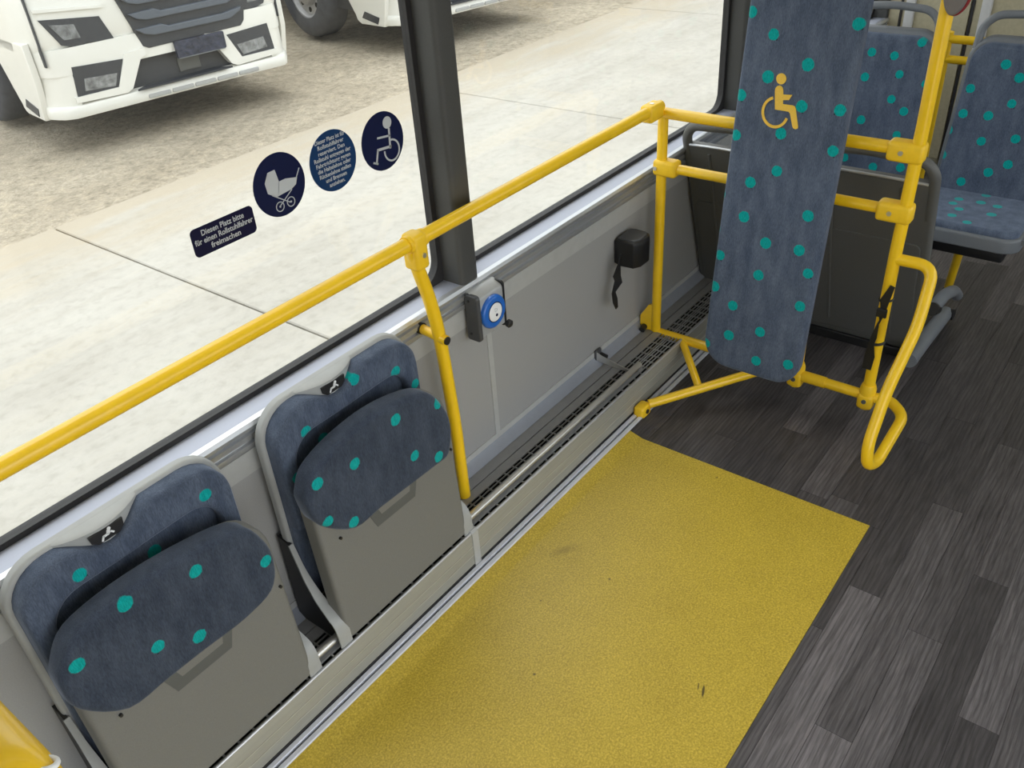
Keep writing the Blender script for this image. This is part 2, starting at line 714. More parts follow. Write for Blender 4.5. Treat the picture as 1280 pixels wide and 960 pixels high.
# floor -------------------------------------------------------------
floor = struct('floor', bbox((X0, RIGHT, -.09), (X1, 1.46, -.004)), M_rubber, 'dark wood effect vinyl floor of the bus')
floor_rows = {}
PW, PL = .0825, .87
known = {-2: 2.02, -1: 1.532, 0: 1.71, 1: 1.272, 2: 1.65, 3: 1.92, 4: 1.468}
TONE = [(0, 0, 1.72, .135), (0, 1.70, 2.7, .060), (1, 0, 1.28, .150), (1, 1.27, 2.15, .095), (1, 2.14, 3.1, .062), (2, 0, 1.66, .105), (2, 1.65, 2.6, .078), (3, 0, 1.05, .10),
        (3, 1.0, 1.93, .055), (3, 1.92, 2.8, .085), (4, 0, 1.47, .055), (4, 1.46, 2.35, .110), (5, 0, 2.0, .085), (-1, 0, 1.54, .085), (-1, 1.53, 2.5, .058), (-2, 1.1, 2.03, .085), (-2, 2.02, 2.9, .058)]
# row r spans y from .352 - r*PW downwards
for r in range(-10, 17):
    ytop = .3525 - (r) * PW
    ybot = ytop - PW
    if ybot > 1.156 or ytop < RIGHT:
        continue
    ytop = min(ytop, 1.156)
    ybot = max(ybot, RIGHT)
    st = known.get(r, R.uniform(0, PL))
    while st > X0:
        st -= PL
    x = st
    while x < X1:
        a, b = max(x, X0), min(x + PL, X1)
        x += PL
        if b - a < .03:
            continue
        segs = []
        if ybot >= .383 - 1e-6:
            if b <= MATX:
                continue
            segs = [(max(a, MATX), b, ybot, ytop)]
        elif ytop > .383:
            if a < MATX:
                segs.append((a, min(b, MATX), ybot, .3825))
            if b > MATX:
                segs.append((max(a, MATX), b, ybot, ytop))
        else:
            segs = [(a, b, ybot, ytop)]
        for (sa, sb, s0, s1) in segs:
            if sb - sa < .01:
                continue
            bm = bbox((sa + .0004, s0 + .0004, -.004), (sb - .0004, s1 - .0004, 0))
            po_ = link('plank', bm, M_plank, floor, (0, 0, 0), smooth=False)
            mid = (sa + sb) / 2
            val = R.choice([.055, .066, .075, .085, .10, .118])
            for (rr_, xa, xb, vv_) in TONE:
                if rr_ == r and xa < mid < xb:
                    val = vv_
            val *= 1.22
            po_.color = (val * 1.06, val * .965, val * .985, 1)

# yellow wheelchair bay ------------------------------------------------
bm = bmesh.new()
prof = [(.3832, 0.0006)] + [(1.108 + .049 * k / 6, 0.0006 + .0135 * (k / 6) ** 1.1) for k in range(7)] + [(1.157, -.004), (.3832, -.004)]
bay = link('floor_marking', extrude_x(prof, X0 + .3, MATX + .0003), M_mat, None, (.6, .77, 0))
tag(bay, 'yellow speckled vinyl floor panel of the wheelchair bay', 'floor panel')

ce_ = link('cove_edge', extrude_x([(1.108, -.002)] + [(1.108 + .049 * k / 6, 0.0008 + .0135 * (k / 6) ** 1.1) for k in range(7)] + [(1.157, -.002)], MATX + .0004, 2.84), M_plank, floor)
ce_.color = (.07, .064, .066, 1)

# left wall -------------------------------------------------------------
wall = struct('wall_left', bbox((X0, WALL + .004, -.1), (X1, 1.46, SILL - .02)), M_void, 'grey panelled side wall below the windows')
for (a, b) in ((X0, -1.47), (-1.465, .03), (.035, 1.556), (1.560, 3.05), (3.054, X1)):
    link('panel', bbox((a, WALL, .176), (b, WALL + .006, .588), .0015, 1), M_wall, wall)
for xs in (-1.467, .033, 1.551, 3.052):
    link('cover_strip', bbox((xs - .010, WALL - .003, .176), (xs + .010, WALL + .002, .588), .0008, 1), M_trim, wall)
link('wall_trim', extrude_x([(WALL - .003, .587), (WALL - .004, .643), (WALL + .006, .643), (WALL + .006, .587)], X0, X1), M_trim, wall)
link('base_trim', extrude_x([(WALL - .003, .178), (WALL - .004, .160), (WALL + .006, .160), (WALL + .006, .178)], X0, X1), M_trim, wall)
link('base_cove', extrude_x([(WALL - .003, .160), (WALL - .010, .150), (WALL - .032, TOP + .002), (WALL + .006, TOP - .01), (WALL + .006, .160)], X0, X1), M_bluetrim, wall)
# aluminium profile with two grooves
link('profile', extrude_x([(WALL + .02, .645), (WALL - .006, .645), (WALL - .009, .650), (WALL - .009, .660), (WALL - .001, .662), (WALL - .001, .669),
                           (WALL - .010, .671), (WALL - .012, .684), (WALL - .003, .686), (WALL - .003, .690), (WALL - .013, .693), (WALL - .015, .702),
                           (WALL - .010, .710), (WALL + .002, .7125), (WALL + .02, .7125)], X0, X1), M_alu, wall)
link('sill', extrude_x([(WALL + .002, .700), (WALL + .002, .7127), (WALL + .06, .7127), (WALL + .06, .700)], X0, X1), M_sill, wall)
link('header', bbox((X0, WALL, 1.72), (X1, 1.46, 2.3)), M_trim, wall)

WIN = [(-3.1, -1.56), (-1.44, -.05), (.07, 1.447), (1.540, 3.055), (3.165, 4.70)]
GL = 1.440
for i, (a, b) in enumerate(WIN):
    wroot = Thing('window_%d' % (i + 1), ((a + b) / 2, GL, SILL), 'tall tinted side window with black rubber gasket', None, None, 'structure')
    out_ = rrect(a - .012, b + .012, SILL - .002, 1.735, .012)
    inn = rrect(a + .004, b - .004, SILL + .013, 1.72, .055)
    wroot.part('gasket', ring_prism(out_, inn, XZ, GL - .010, GL + .012), M_rubber)
    wroot.part('pane', bbox((a - .008, GL - .002, SILL), (b + .008, GL + .002, 1.733)), M_glass)
PIL = [(-3.2, -3.112), (-1.548, -1.452), (-.038, .058), (1.459, 1.528), (3.067, 3.153), (4.712, 4.75)]
for i, (a, b) in enumerate(PIL):
    prof = rrect(a, b, WALL - .008, GL + .02, (.014, .014, 0, 0), 5)
    struct('trim_%d' % (i + 1), prism(prof, XY, SILL, 1.75), M_pillar, 'charcoal pillar between the side windows', base=((a + b) / 2, GL, SILL))

# right wall with the open doorway -----------------------------------------
DOOR = (-.70, 1.35)  # opening out of view, widened to let in more daylight
wr = struct('wall_right', bbox((X0, RIGHT - .07, -.1), (DOOR[0], RIGHT, .72)), M_wall, 'grey side wall by the doorway behind the camera')
link('panel', bbox((DOOR[1], RIGHT - .07, -.1), (X1, RIGHT, .72)), M_wall, wr)
link('header', bbox((X0, RIGHT - .07, 1.97), (X1, RIGHT, 2.3)), M_trim, wr)
for k, (a, b) in enumerate(((-3.1, -1.95), (-1.85, -.80), (1.45, 3.0), (3.1, 4.65))):
    wroot = Thing('window_%d' % (k + 6), ((a + b) / 2, RIGHT, .72), 'side window on the doorway side of the bus', None, None, 'structure')
    wroot.part('gasket', ring_prism(rrect(a - .012, b + .012, .71, 1.96, .012), rrect(a + .006, b - .006, .735, 1.94, .05), XZ, RIGHT - .05, RIGHT - .02), M_rubber)
    wroot.part('pane', bbox((a - .005, RIGHT - .037, .725), (b + .005, RIGHT - .033, 1.95)), M_glass)
for k, (a, b) in enumerate(((-3.2, -3.11), (-1.94, -1.86), (-.79, -.70), (1.35, 1.44), (3.01, 3.09), (4.66, 4.75))):
    struct('trim_%d' % (k + 7), bbox((a, RIGHT - .065, .72), (b, RIGHT, 1.95), .008), M_pillar, 'charcoal pillar on the doorway side')

ceil = struct('ceiling', bbox((X0, RIGHT - .07, 2.3), (X1, 1.46, 2.36)), M_ceil, 'white panelled bus ceiling')
struct('wall_front', bbox((X0 - .06, RIGHT - .07, -.1), (X0, 1.46, 2.36)), M_wall, 'grey end wall behind the camera')
rear = struct('wall_rear', bbox((X1, RIGHT - .07, -.1), (X1 + .06, 1.46, 2.36)), M_beige, 'beige panelled end wall behind the seats')
for (y0, y1) in ((1.28, 1.44), (1.00, 1.255), (.945, .985), (.62, .915), (.26, .585), (-.1, .225), (-.5, -.135)):
    link('panel', bbox((X1 - .012, y0, .05), (X1 + .002, y1, 2.2), .003, 1), M_beige, rear)
for y in (1.268, .93, .60, .242, -.118):
    link('post', bbox((X1 - .03, y - .022, .0), (X1 + .002, y + .022, 2.25), .006), M_post, rear)
for y in (.99, 1.31):
    link('gap_strip', bbox((X1 - .016, y - .006, .0), (X1 + .002, y + .006, 2.25)), M_rubber, rear)
for y in (1.0, -.55):  # glowing strips added out of view to brighten the interior
    t = Thing('ceiling_fill_light', (.8, y, 2.295), 'long white fill light added out of view under the ceiling on the %s side' % ('window wall' if y > 0 else 'doorway'), 'light', 'added ceiling fill lights')
    t.part('housing', bbox((X0 + .3, y - .09, 2.27), (X1 - .3, y + .09, 2.30), .008), M_trim)
    t.part('diffuser', bbox((X0 + .35, y - .07, 2.262), (X1 - .35, y + .07, 2.272), .003), M_fill)

# ================================================================== HEATER CASING
hc = Thing('heater_casing', (1.1, FACE, 0), 'low aluminium heater casing with slotted top along the side wall', 'heater casing')
HX0, HX1 = X0 + .05, 2.84
hc.part('face', extrude_x([(FACE, .012), (FACE, TOP - .006), (FACE + .004, TOP), (FACE + .010, TOP), (FACE + .010, .012)], HX0, HX1), M_casing)
for z in (.058, .088):
    hc.part('rib', bbox((HX0, FACE - .0012, z - .0012), (HX1, FACE + .001, z + .0012)), M_rib)
hc.part('edge_bead', T([(HX0, FACE + .004, TOP - .002), (HX1, FACE + .004, TOP - .002)], .0045, 10), M_alu)
hc.part('cavity', bbox((HX0, FACE + .010, .01), (HX1, WALL - .03, TOP - .030)), M_void)
# slotted top: long slats and cross ribs
slats = [(.008, .0105, HX0, HX1), (.0195, .0500, HX0, 2.135), (.0585, .0620, HX0, HX1), (.0705, .0740, HX0, HX1), (.0825, .1120, HX0, HX1), (.1150, WALL - .028 - FACE, HX0, HX1),
         (.0195, .0225, 2.135, HX1), (.0310, .0340, 2.135, HX1), (.0425, .0455, 2.135, HX1), (.0540, .0500, 2.135, HX1)]
for (a, b, xa, xb) in slats:
    a, b = min(a, b) + FACE, max(a, b) + FACE
    hc.part('slat', bbox((xa, a, TOP - .005), (xb, b, TOP), .0008, 1), M_grille)
xr = HX0 + .02
rib_me = None
while xr < HX1 - .01:
    if xr > .0:
        if rib_me is None:
            o = link('cross_rib', bbox((-.0020, FACE + .010, TOP - .005), (.0020, FACE + .083, TOP - .0006)), M_grille, None, (0, FACE, 0), smooth=False)
            rib_me = o.data
        else:
            o = bpy.data.objects.new('cross_rib', rib_me)
            COL.objects.link(o)
        o.parent = hc.o
        o.location = Vector((xr, FACE, 0)) - hc.base
    xr += .0385
hc.part('tube_bar', T([(-2.6, FACE + .032, TOP + .017), (2.125, FACE + .032, TOP + .017)], .0105, 14), M_chrome)
hc.part('joint_cover', extrude_x([(FACE - .003, .014), (FACE - .003, TOP), (FACE + .004, TOP + .006), (FACE + .016, TOP + .006), (FACE + .016, TOP - .002), (FACE + .001, TOP - .006), (FACE + .001, .014)], 1.205, 1.229), M_trim)
for (a, b) in ((1.1575, 1.1717), (1.1783, 1.1925)):
    hc.part('floor_strip', bbox((HX0, a, -.002), (HX1, b, .0185), .002, 1), M_strip)
hc.part('strip_joint', bbox((HX0, 1.1717, -.002), (HX1, 1.1783, .008)), M_rubber)
hc.part('kick_seal', bbox((HX0, 1.193, -.002), (HX1, FACE + .002, .024)), M_rubber)
for bx_ in (2.075, .5, -.8):
    br = hc.part('bar_bracket', ribbon([(bx_, WALL - .006, TOP + .032), (bx_, WALL - .03, TOP + .026), (bx_, FACE + .06, TOP + .016), (bx_, FACE + .032, TOP + .014)], (0, 0, 1), [.03, .026, .012, .010], .003), M_chrome)
    hc.part('bracket_plate', bbox((bx_ - .004, WALL - .012, TOP + .006), (bx_ + .03, WALL - .003, TOP + .05), .002, 1), M_capgrey, sub=br)
    hc.part('knob', T([(bx_ + .022, WALL - .012, TOP + .026), (bx_ + .022, WALL - .036, TOP + .022)], .010, 14), M_black, sub=br)


# ================================================================== FOLDING SEATS
def folding_seat(cx, label, pan_dots, back_dots, cover_px):
    t = Thing('folding_seat', (cx, 1.27, TOP), label, 'seat', 'folding seats along the wheelchair bay')
    bs = t.base
    # back frame: light grey rim
    outl = rrect(cx - .222, cx + .222, TOP, .742, (.01, .01, .085, .085), 8)
    t.part('back_frame', pad(outl, XZ, 1.350, 1.330, .008, 4), M_frame)
    # backrest cushion with a dip for the badge
    bx = cx - .032
    tr = rrect(cx - .211, cx + .211, .20, .735, (0, 0, .078, .078), 8)
    arc_r = [p for p in tr if p[0] > cx and p[1] > .6]
    arc_l = [p for p in tr if p[0] <= cx and p[1] > .6]
    dip = []
    for k in range(17):
        u = -1 + 2 * k / 16
        dip.append((bx - u * .088, .735 - .031 * (math.cos(u * math.pi) * .5 + .5)))
    o1 = [(cx - .211, .20), (cx + .211, .20)] + arc_r + dip + arc_l
    bd = [(d[0] - bs.x, d[2] - bs.z) for d in back_dots]
    Mb = fabric('blue_velour_spotted_back', bd, (0, 2), .0135)
    bp = t.part('backrest', pad(o1, XZ, 1.334, 1.314, .008, 4), Mb)
    # raised bolster round the top
    bol = [(cx - .211, .44), (cx - .211, .60)] + arc_l[::-1] + dip[::-1] + arc_r[::-1] + [(cx + .211, .60), (cx + .211, .44)]
    inner = [(cx + .172, .44), (cx + .172, .59)] + [(cx + .172 - .06 + .06 * math.cos(a), .598 + .06 * math.sin(a)) for a in [math.pi / 2 * k / 6 for k in range(7)]] \
        + [(cx - .172 + .06 - .06 * math.sin(a), .598 + .06 * math.cos(a)) for a in [math.pi / 2 * k / 6 for k in range(7)]] + [(cx - .172, .59), (cx - .172, .44)]
    def resample(pts, n):
        P = [Vector(p) for p in pts]
        L = [0.]
        for p, q in zip(P, P[1:]):
            L.append(L[-1] + (q - p).length)
        out_ = []
        for i in range(n):
            d = L[-1] * i / (n - 1)
            j = max(k for k in range(len(L)) if L[k] <= d + 1e-9)
            j = min(j, len(P) - 2)
            out_.append(P[j].lerp(P[j + 1], (d - L[j]) / max(1e-9, L[j + 1] - L[j])))
        return out_
    po, pi_ = resample(bol, 90), resample(inner[::-1], 90)
    sec = [(0, 1.322), (0, 1.300), (.03, 1.2945), (.10, 1.2908), (.2, 1.290), (.8, 1.290), (.90, 1.2908), (.97, 1.2945), (1, 1.300), (1, 1.322)]
    bm = bmesh.new()
    gr = [[bm.verts.new(XZ(*p.lerp(q, w_), y_)) for w_, y_ in sec] for p, q in zip(po, pi_)]
    for r0, r1 in zip(gr, gr[1:]):
        for k in range(len(sec)):
            j = (k + 1) % len(sec)
            bm.faces.new((r0[k], r0[j], r1[j], r1[k]))
    bm.faces.new(gr[0])
    bm.faces.new(gr[-1][::-1])
    t.part('bolster', bm, Mb, sub=bp)
    # badge: moulded grey lip, black plate and white seated figure
    bm = bmesh.new()
    rows_ = []
    for k, p in enumerate(dip):
        u = -1 + 2 * k / (len(dip) - 1)
        yf = 1.336 - .034 * math.cos(u * math.pi / 2) ** .8 if abs(u) < 1 else 1.336
        rows_.append([bm.verts.new(v) for v in ((p[0], 1.346, .7415), (p[0], yf + .006, .7415), (p[0], yf, .7385), (p[0], yf, p[1] + .0005), (p[0], 1.346, p[1] + .0005))])
    for r0, r1 in zip(rows_, rows_[1:]):
        for k in range(5):
            bm.faces.new((r0[k], r0[(k + 1) % 5], r1[(k + 1) % 5], r1[k]))
    bm.faces.new(rows_[0])
    bm.faces.new(rows_[-1][::-1])
    lp = t.part('badge_lip', bm, M_frame)
    bdg = [(bx - .033, .7330), (bx - .031, .7175), (bx - .020, .7085), (bx + .020, .7085), (bx + .031, .7175), (bx + .033, .7330)]
    t.part('badge', prism(bdg, XZ, 1.304, 1.3005), M_black, sub=lp)
    bm = bmesh.new()
    f = XZ
    add_poly(bm, circle(bx + .0045, .7290, .0034, 12), f, 1.301, 1.2995)
    stroke(bm, (bx + .003, .727), (bx + .0005, .7195), .0065, f, 1.301, 1.2995)
    stroke(bm, (bx + .006, .7215), (bx + .011, .7160), .0035, f, 1.301, 1.2995)
    stroke(bm, (bx + .002, .7195), (bx - .009, .7190), .0045, f, 1.301, 1.2995)
    stroke(bm, (bx - .008, .7205), (bx - .013, .7110), .0035, f, 1.301, 1.2995)
    t.part('seated_figure', bm, M_white, sub=lp)

    # seat pan, folded up, leaning slightly to the wall
    def F(a, b, c):
        return Vector((a, c + (b - .15) * .047, b))
    pan = rrect(cx - .214, cx + .218, TOP + .004, .620, (.02, .02, .09, .09), 7)
    pn = t.part('seat_pan', pad(pan, F, 1.245, 1.202, .012, 4), M_pan)
    def on_pan(u, v, y0):
        d = np.array(ray(u, v))
        tt = (y0 + (CAM[2] - .15) * .047 - CAM[1]) / (d[1] - d[2] * .047)
        return CAM + d * tt
    loc = [on_pan(u, v, 1.206)[[0, 2]] for u, v in cover_px]
    cov = []
    m_ = len(loc)
    for i in range(m_):
        p0, p1, p2, p3 = (np.array(loc[(i + k) % m_]) for k in (-1, 0, 1, 2))
        for k in range(4):
            q = k / 4
            cov.append(tuple(.5 * ((2 * p1) + (p2 - p0) * q + (2 * p0 - 5 * p1 + 4 * p2 - p3) * q * q + (3 * p1 - p0 - 3 * p2 + p3) * q ** 3)))
    cov = cov[::-1]
    pd = []
    for (u, v) in pan_dots:
        d = np.array(ray(u, v))
        # plane y = 1.192 + (z-.15)*.047
        tt = (1.192 + (CAM[2] - .15) * .047 - CAM[1]) / (d[1] - d[2] * .047)
        p = CAM + d * tt
        xs_ = [q[0] for q in cov]
        pd.append((min(max(p[0], min(xs_) + .036), max(xs_) - .022) - bs.x, p[2] - bs.z))
    Mp = fabric('blue_velour_spotted_seat', pd, (0, 2), .0137, .60)  # same velour, shade on the folded pan put into the colour
    t.part('seat_cushion', pad(cov, F, 1.240, 1.188, .014, 5, both=True), Mp, sub=pn)
    # grab recess under the cover: flat plates, its shade put into the colour
    rc = [(cx - .085, .447), (cx - .060, .376), (cx + .066, .376), (cx + .090, .447)]
    rci = [(cx - .058, .447), (cx - .042, .402), (cx + .052, .402), (cx + .064, .447)]
    rcs = t.part('grab_recess', prism(rc, F, 1.2035, 1.2008), M_recess, sub=pn)
    t.part('recess_floor', prism(rci, F, 1.202, 1.2002), M_pan, sub=pn)
    for sx_ in (-.165, .205):
        t.part('screw', T([(cx + sx_, 1.214 + .25 * .047, .425), (cx + sx_, 1.198 + .25 * .047, .425)], .0035, 10), M_black, sub=pn)
    # hinge brackets with a curled rim at both feet
    for s, xa in ((-1, cx - .222), (1, cx + .222)):
        pr = [(WALL - .012, .40), (1.325, .39), (1.300, .300), (1.268, .245), (1.235, .222), (1.214, .205), (1.206, .180), (1.204, TOP + .002), (WALL - .012, TOP + .002)]
        hb = t.part('hinge_bracket', prism(pr, lambda y, z, x: Vector((x, y, z)), xa - .004, xa + .004), M_black)
        curve = fillet([(xa, y, z) for y, z in pr[1:8]], .03, 4)
        t.part('bracket_rim', ribbon(curve, (1, 0, 0), [.012 + .022 * min(1., i_ / (len(curve) * .55)) for i_ in range(len(curve))], .005), M_frame, sub=hb)
    t.part('foot', bbox((cx - .20, 1.255, TOP), (cx + .20, 1.33, TOP + .05), .006), M_black)
    return t


COVER1 = [(178, 640), (220, 530), (370, 400), (560, 280), (740, 198), (820, 232), (856, 300), (848, 390), (760, 485), (640, 576), (520, 670), (395, 765), (245, 768), (185, 705)]
COVER2 = [(197, 490), (217, 422), (300, 325), (430, 225), (560, 173), (620, 203), (653, 270), (648, 365), (600, 410), (515, 475), (430, 540), (350, 603), (245, 595), (200, 535)]


def ywall(px, y):
    return [ony(u, v, y) for u, v in px]


folding_seat(.443, 'grey folding seat, folded up, farther from the blue push button',
             [(243, 713), (155, 754), (80, 842), (196, 807), (248, 794), (334, 698)],
             ywall([(100, 719)], 1.289) + ywall([(193, 689)], 1.314) + ywall([(257, 619)], 1.289),
             [(x * 420 / 1061, 580 + y * 380 / 960) for x, y in COVER1])
folding_seat(.983, 'grey folding seat, folded up, right beside the yellow rail post',
             [(442, 579), (493, 524), (517, 569), (547, 570), (546, 504), (379, 616), (403, 656), (441, 652)],
             ywall([(444, 475), (495, 465), (383, 540), (372, 597)], 1.289) + ywall([(404, 548), (510, 476)], 1.314),
             [(300 + x * 340 / 859, 420 + y * 380 / 960) for x, y in COVER2])

# ================================================================== HANDRAIL
RY, RZ, RR = 1.310, .934, .0172
hr = Thing('handrail', (1.29, RY, TOP), 'long yellow handrail across the window with one bent post', 'handrail')
hr.part('rail', T([(X0 + .1, RY, RZ), (2.362, RY, RZ)], RR, 20), M_yellow)
pp = [ony(u, v, RY) for u, v in ((515, 312), (523, 338), (535, 368), (547, 408), (556, 455), (570, 535), (581, 620))]
pp[-1][2] = TOP - .001
post = hr.part('post', T(pp, .0165, 18, .05), M_yellow)
c0 = Vector(ony(520, 318, RY))
cl = bbox((c0.x - .021, RY - .023, RZ - .066), (c0.x + .021, RY + .023, RZ + .021), .009, 3)
clp = hr.part('clamp', cl, M_clampy)
hr.part('clamp_collar', T([(c0.x - .028, RY, RZ), (c0.x + .028, RY, RZ)], .0205, 20), M_clampy, sub=clp)
hr.part('screw', T([(c0.x + .002, RY - .022, RZ - .03), (c0.x + .002, RY - .026, RZ - .03)], .006, 14), M_chrome, sub=clp)
pa = Vector(ony(548, 420, RY))
arm = hr.part('wall_arm', T([(pa.x, WALL - .006, pa.z + .005), (pa.x, RY - .026, pa.z - .005)], .0125, 16), M_yellow)
hr.part('arm_cap', T([(pa.x, RY - .0255, pa.z - .005), (pa.x, RY - .030, pa.z - .005)], .0105, 16), M_black, sub=arm)
hr.part('wall_seal', T([(pa.x, WALL - .004, pa.z + .005), (pa.x, WALL - .014, pa.z + .005)], .015, 16), M_black, sub=arm)
hr.part('wall_arm', T([(-1.5, RY, RZ), (-1.5, WALL - .01, RZ)], .0125, 12), M_yellow)

# ================================================================== BARRIER
BX = 2.376
BYW, BYP = 1.306, .558
bz_top, bz_mid, bz_low = .909, .738, .126
ba = Thing('barrier_frame', (BX, .9, 0), 'yellow tubular barrier at the end of the wheelchair bay', 'barrier')
ba.part('wall_post', T([(BX - .005, BYW, .135), (BX, BYW, bz_top)], .0165, 18), M_yellow)
ba.part('top_bar', T([(BX, BYW + .016, bz_top), (BX, BYP, bz_top)], .0172, 18), M_yellow)
ba.part('middle_bar', T([(BX, BYW - .02, bz_mid), (BX, BYP, bz_mid)], .0158, 18), M_yellow)
ba.part('low_bar', T([(BX, 1.335, bz_low), (BX, BYP - .04, bz_low)], .0165, 18), M_yellow)
ba.part('pole', T([(BX, BYP, bz_low - .03), (BX, BYP, .6), (BX - .004, BYP - .006, .98), (BX - .006, BYP - .008, 2.30)], .0172, 20), M_yellow)
ba.part('support', T([(BX + .006, .787, bz_low - .03), (BX + .006, .787, bz_top)], .0165, 18), M_yellow)
foot = Vector(onz(803, 511, .03))
ba.part('diagonal_bar', T([foot + Vector((.02, -.012, .012)), (BX, .878, bz_low - .008)], .0155, 16), M_yellow)
ba.part('brace', T([(BX, 1.205, bz_low), tuple((foot + Vector((.02, -.012, .012))).lerp(Vector((BX, .878, bz_low - .008)), .42))], .0130, 16), M_yellow)
fp = ba.part('foot_plate', bbox((foot.x - .03, foot.y - .02, .0), (foot.x + .025, FACE - .002, .05), .010, 3), M_clampy)
ba.part('screw', T([(foot.x - .004, foot.y - .019, .03), (foot.x - .004, foot.y - .024, .03)], .008, 12), M_black, sub=fp)
gus = [(BYW - .005, .15), (BYW - .005, .245), (BYW + .025, .235), (WALL - .012, .185), (WALL - .012, .140), (WALL - .03, .128)]
gp = ba.part('gusset', prism(gus, YZ, BX - .016, BX - .004), M_clampy)
ba.part('knob', T([(BX - .018, WALL - .03, .145), (BX - .044, WALL - .034, .143)], .011, 14), M_black, sub=gp)


def clamp(cx_, cy_, cz_, dy0, dy1, hz=.026, screw=True):
    c_ = ba.part('clamp', bbox((cx_ - .0245, cy_ - dy0, cz_ - hz), (cx_ + .0245, cy_ + dy1, cz_ + hz), .011, 3), M_clampy)
    if screw:
        ba.part('screw', T([(cx_ - .0235, cy_ + dy1 * .45, cz_), (cx_ - .028, cy_ + dy1 * .45, cz_)], .0065, 14), M_chrome, sub=c_)
    return c_


clamp(BX, BYW, bz_mid, .060, .022)
clamp(BX, BYP, bz_top - .004, .025, .070, .0275)
clamp(BX, BYP, bz_mid - .002, .025, .070, .0275)
tc_ = ba.part('rail_clamp', bbox((2.274, RY - .021, RZ - .030), (2.350, RY + .021, RZ + .020), .008, 3), M_clampy)
ba.part('screw', T([(2.31, RY, RZ + .019), (2.31, RY, RZ + .0215)], .007, 14), M_chrome, sub=tc_)
for yy, xx in ((BYP, BX), (.787, BX + .004)):
    s_ = ba.part('socket', T([(xx, yy, bz_low - .042), (xx, yy, bz_low - .03), (xx, yy, bz_low + .030), (xx, yy, bz_low + .044)], [.020, .0245, .0245, .020], 20), M_clampy)
    ba.part('socket_boss', bbox((xx - .026, yy - .024, bz_low - .040), (xx + .02, yy + .024, bz_low + .014), .011, 3), M_clampy, sub=s_)
    ba.part('screw', T([(xx - .0255, yy, bz_low - .008), (xx - .030, yy, bz_low - .008)], .007, 14), M_recess, sub=s_)
ba.part('bar_sleeve', T([(BX, .765, bz_low), (BX, .69, bz_low)], .0185, 18), M_clampy)
# knee guard loop
lp = [(BX, BYP, .598), (BX + .004, .452, .597), onx(1147, 408, 2.28), onx(1108, 490, 2.14), onx(1085, 556, 2.05), onx(1083, 582, 2.045), (2.10, .432, .103), (2.33, .432, .125), (BX + .01, .49, bz_low), (BX, BYP - .02, bz_low)]
lp = [Vector(p) for p in lp]
ba.part('guard_loop', T(lp, .0165, 18, .045), M_yellow)

# ================================================================== BACKREST PANEL
LEAN = .145 / 1.05


def PB(a, b, c):    # a = y, b = z, c = distance towards the wheelchair
    return Vector((2.194 + (b - .2) * LEAN - c, a, b))


bp_t = Thing('wheelchair_backrest', (2.30, .91, .15), 'tall narrow spotted backrest pad with yellow wheelchair symbol on the barrier', 'backrest')


def on_panel(u, v, c=.0):
    d = ray(u, v)
    # x = 2.262 + (z-.2)*LEAN - c
    tt = (2.194 + (CAM[2] - .2) * LEAN - c - CAM[0]) / (d[0] - d[2] * LEAN)
    return CAM + d * tt


pdots = [(940, 15), (967, 43), (1010, 81), (960, 96), (926, 119), (1002, 133), (1050, 138), (976, 167), (920, 169), (1041, 189), (971, 214), (938, 228),
         (900, 243), (930, 271), (1010, 270), (894, 286), (1073, 30), (957, 304), (999, 313), (900, 319), (948, 344), (893, 358), (1010, 342), (916, 382),
         (1000, 383), (950, 415), (911, 419), (882, 429), (945, 451), (985, 456)]
pd = []
for u, v in pdots:
    p = on_panel(u, v)
    pd.append((p[1] - .91, p[2] - .15))
for yy, zz in ((.80, 1.33), (.90, 1.37), (.99, 1.32), (.78, 1.43), (.95, 1.455), (1.02, 1.42)):
    pd.append((yy - .91, zz - .15))
M_pb = fabric('blue_velour_spotted_panel', pd, (1, 2), .0158, 1.12)
oy = rrect(.726, 1.041, .192, 1.50, (.075, .085, .06, .06), 9)
cush = bp_t.part('pad', pad(oy, PB, -.034, 0., .016, 6, both=False), M_pb)
bp_t.part('back_board', prism(offset(oy, .012), PB, -.040, -.032), M_black)
for zz in (bz_mid, bz_top):
    xx = PB(.9, zz, -.040).x
    for yy in (.83, .99):
        if BX - xx > .0:
            bp_t.part('mounting_block', bbox((xx - .003, yy - .02, zz - .018), (max(BX - .012, xx + .002), yy + .02, zz + .018), .001, 1), M_black)
# wheelchair symbol from its outline
bm = bmesh.new()


def SP(x, y):
    p = on_panel(930 + x * 90 / 864, 80 + y * 100 / 960, .0015)
    return (p[1], p[2])


def SPpoly(pts):
    add_poly(bm, [SP(*p) for p in pts], PB, -.002, .0022)


SPpoly([(447 + 60 * math.cos(a), 178 + 66 * math.sin(a)) for a in [2 * math.pi * k / 20 for k in range(20)]])
SPpoly([(372, 320), (380, 285), (400, 265), (425, 258), (448, 265), (465, 290), (470, 320), (470, 367), (578, 372), (540, 432), (468, 432), (466, 482), (580, 497), (606, 508), (620, 540), (648, 755), (642, 775), (618, 783), (592, 772), (580, 750), (552, 592), (535, 572), (372, 545)])
wh = []
for k in range(25):
    a = math.radians(245 - (245 - (-2)) * k / 24)
    wh.append(a)
cxw, cyw = 375, 580
prev = None
for k in range(31):
    a = math.radians(-100 - 235 * k / 30)   # image angles, y down
    o_ = (cxw + 165 * math.cos(a), cyw + 192 * math.sin(a))
    i_ = (cxw + 135 * math.cos(a), cyw + 158 * math.sin(a))
    if prev:
        SPpoly([prev[0], o_, i_, prev[1]])
    prev = (o_, i_)
bp_t.part('wheelchair_symbol', bm, M_symbol, sub=cush)

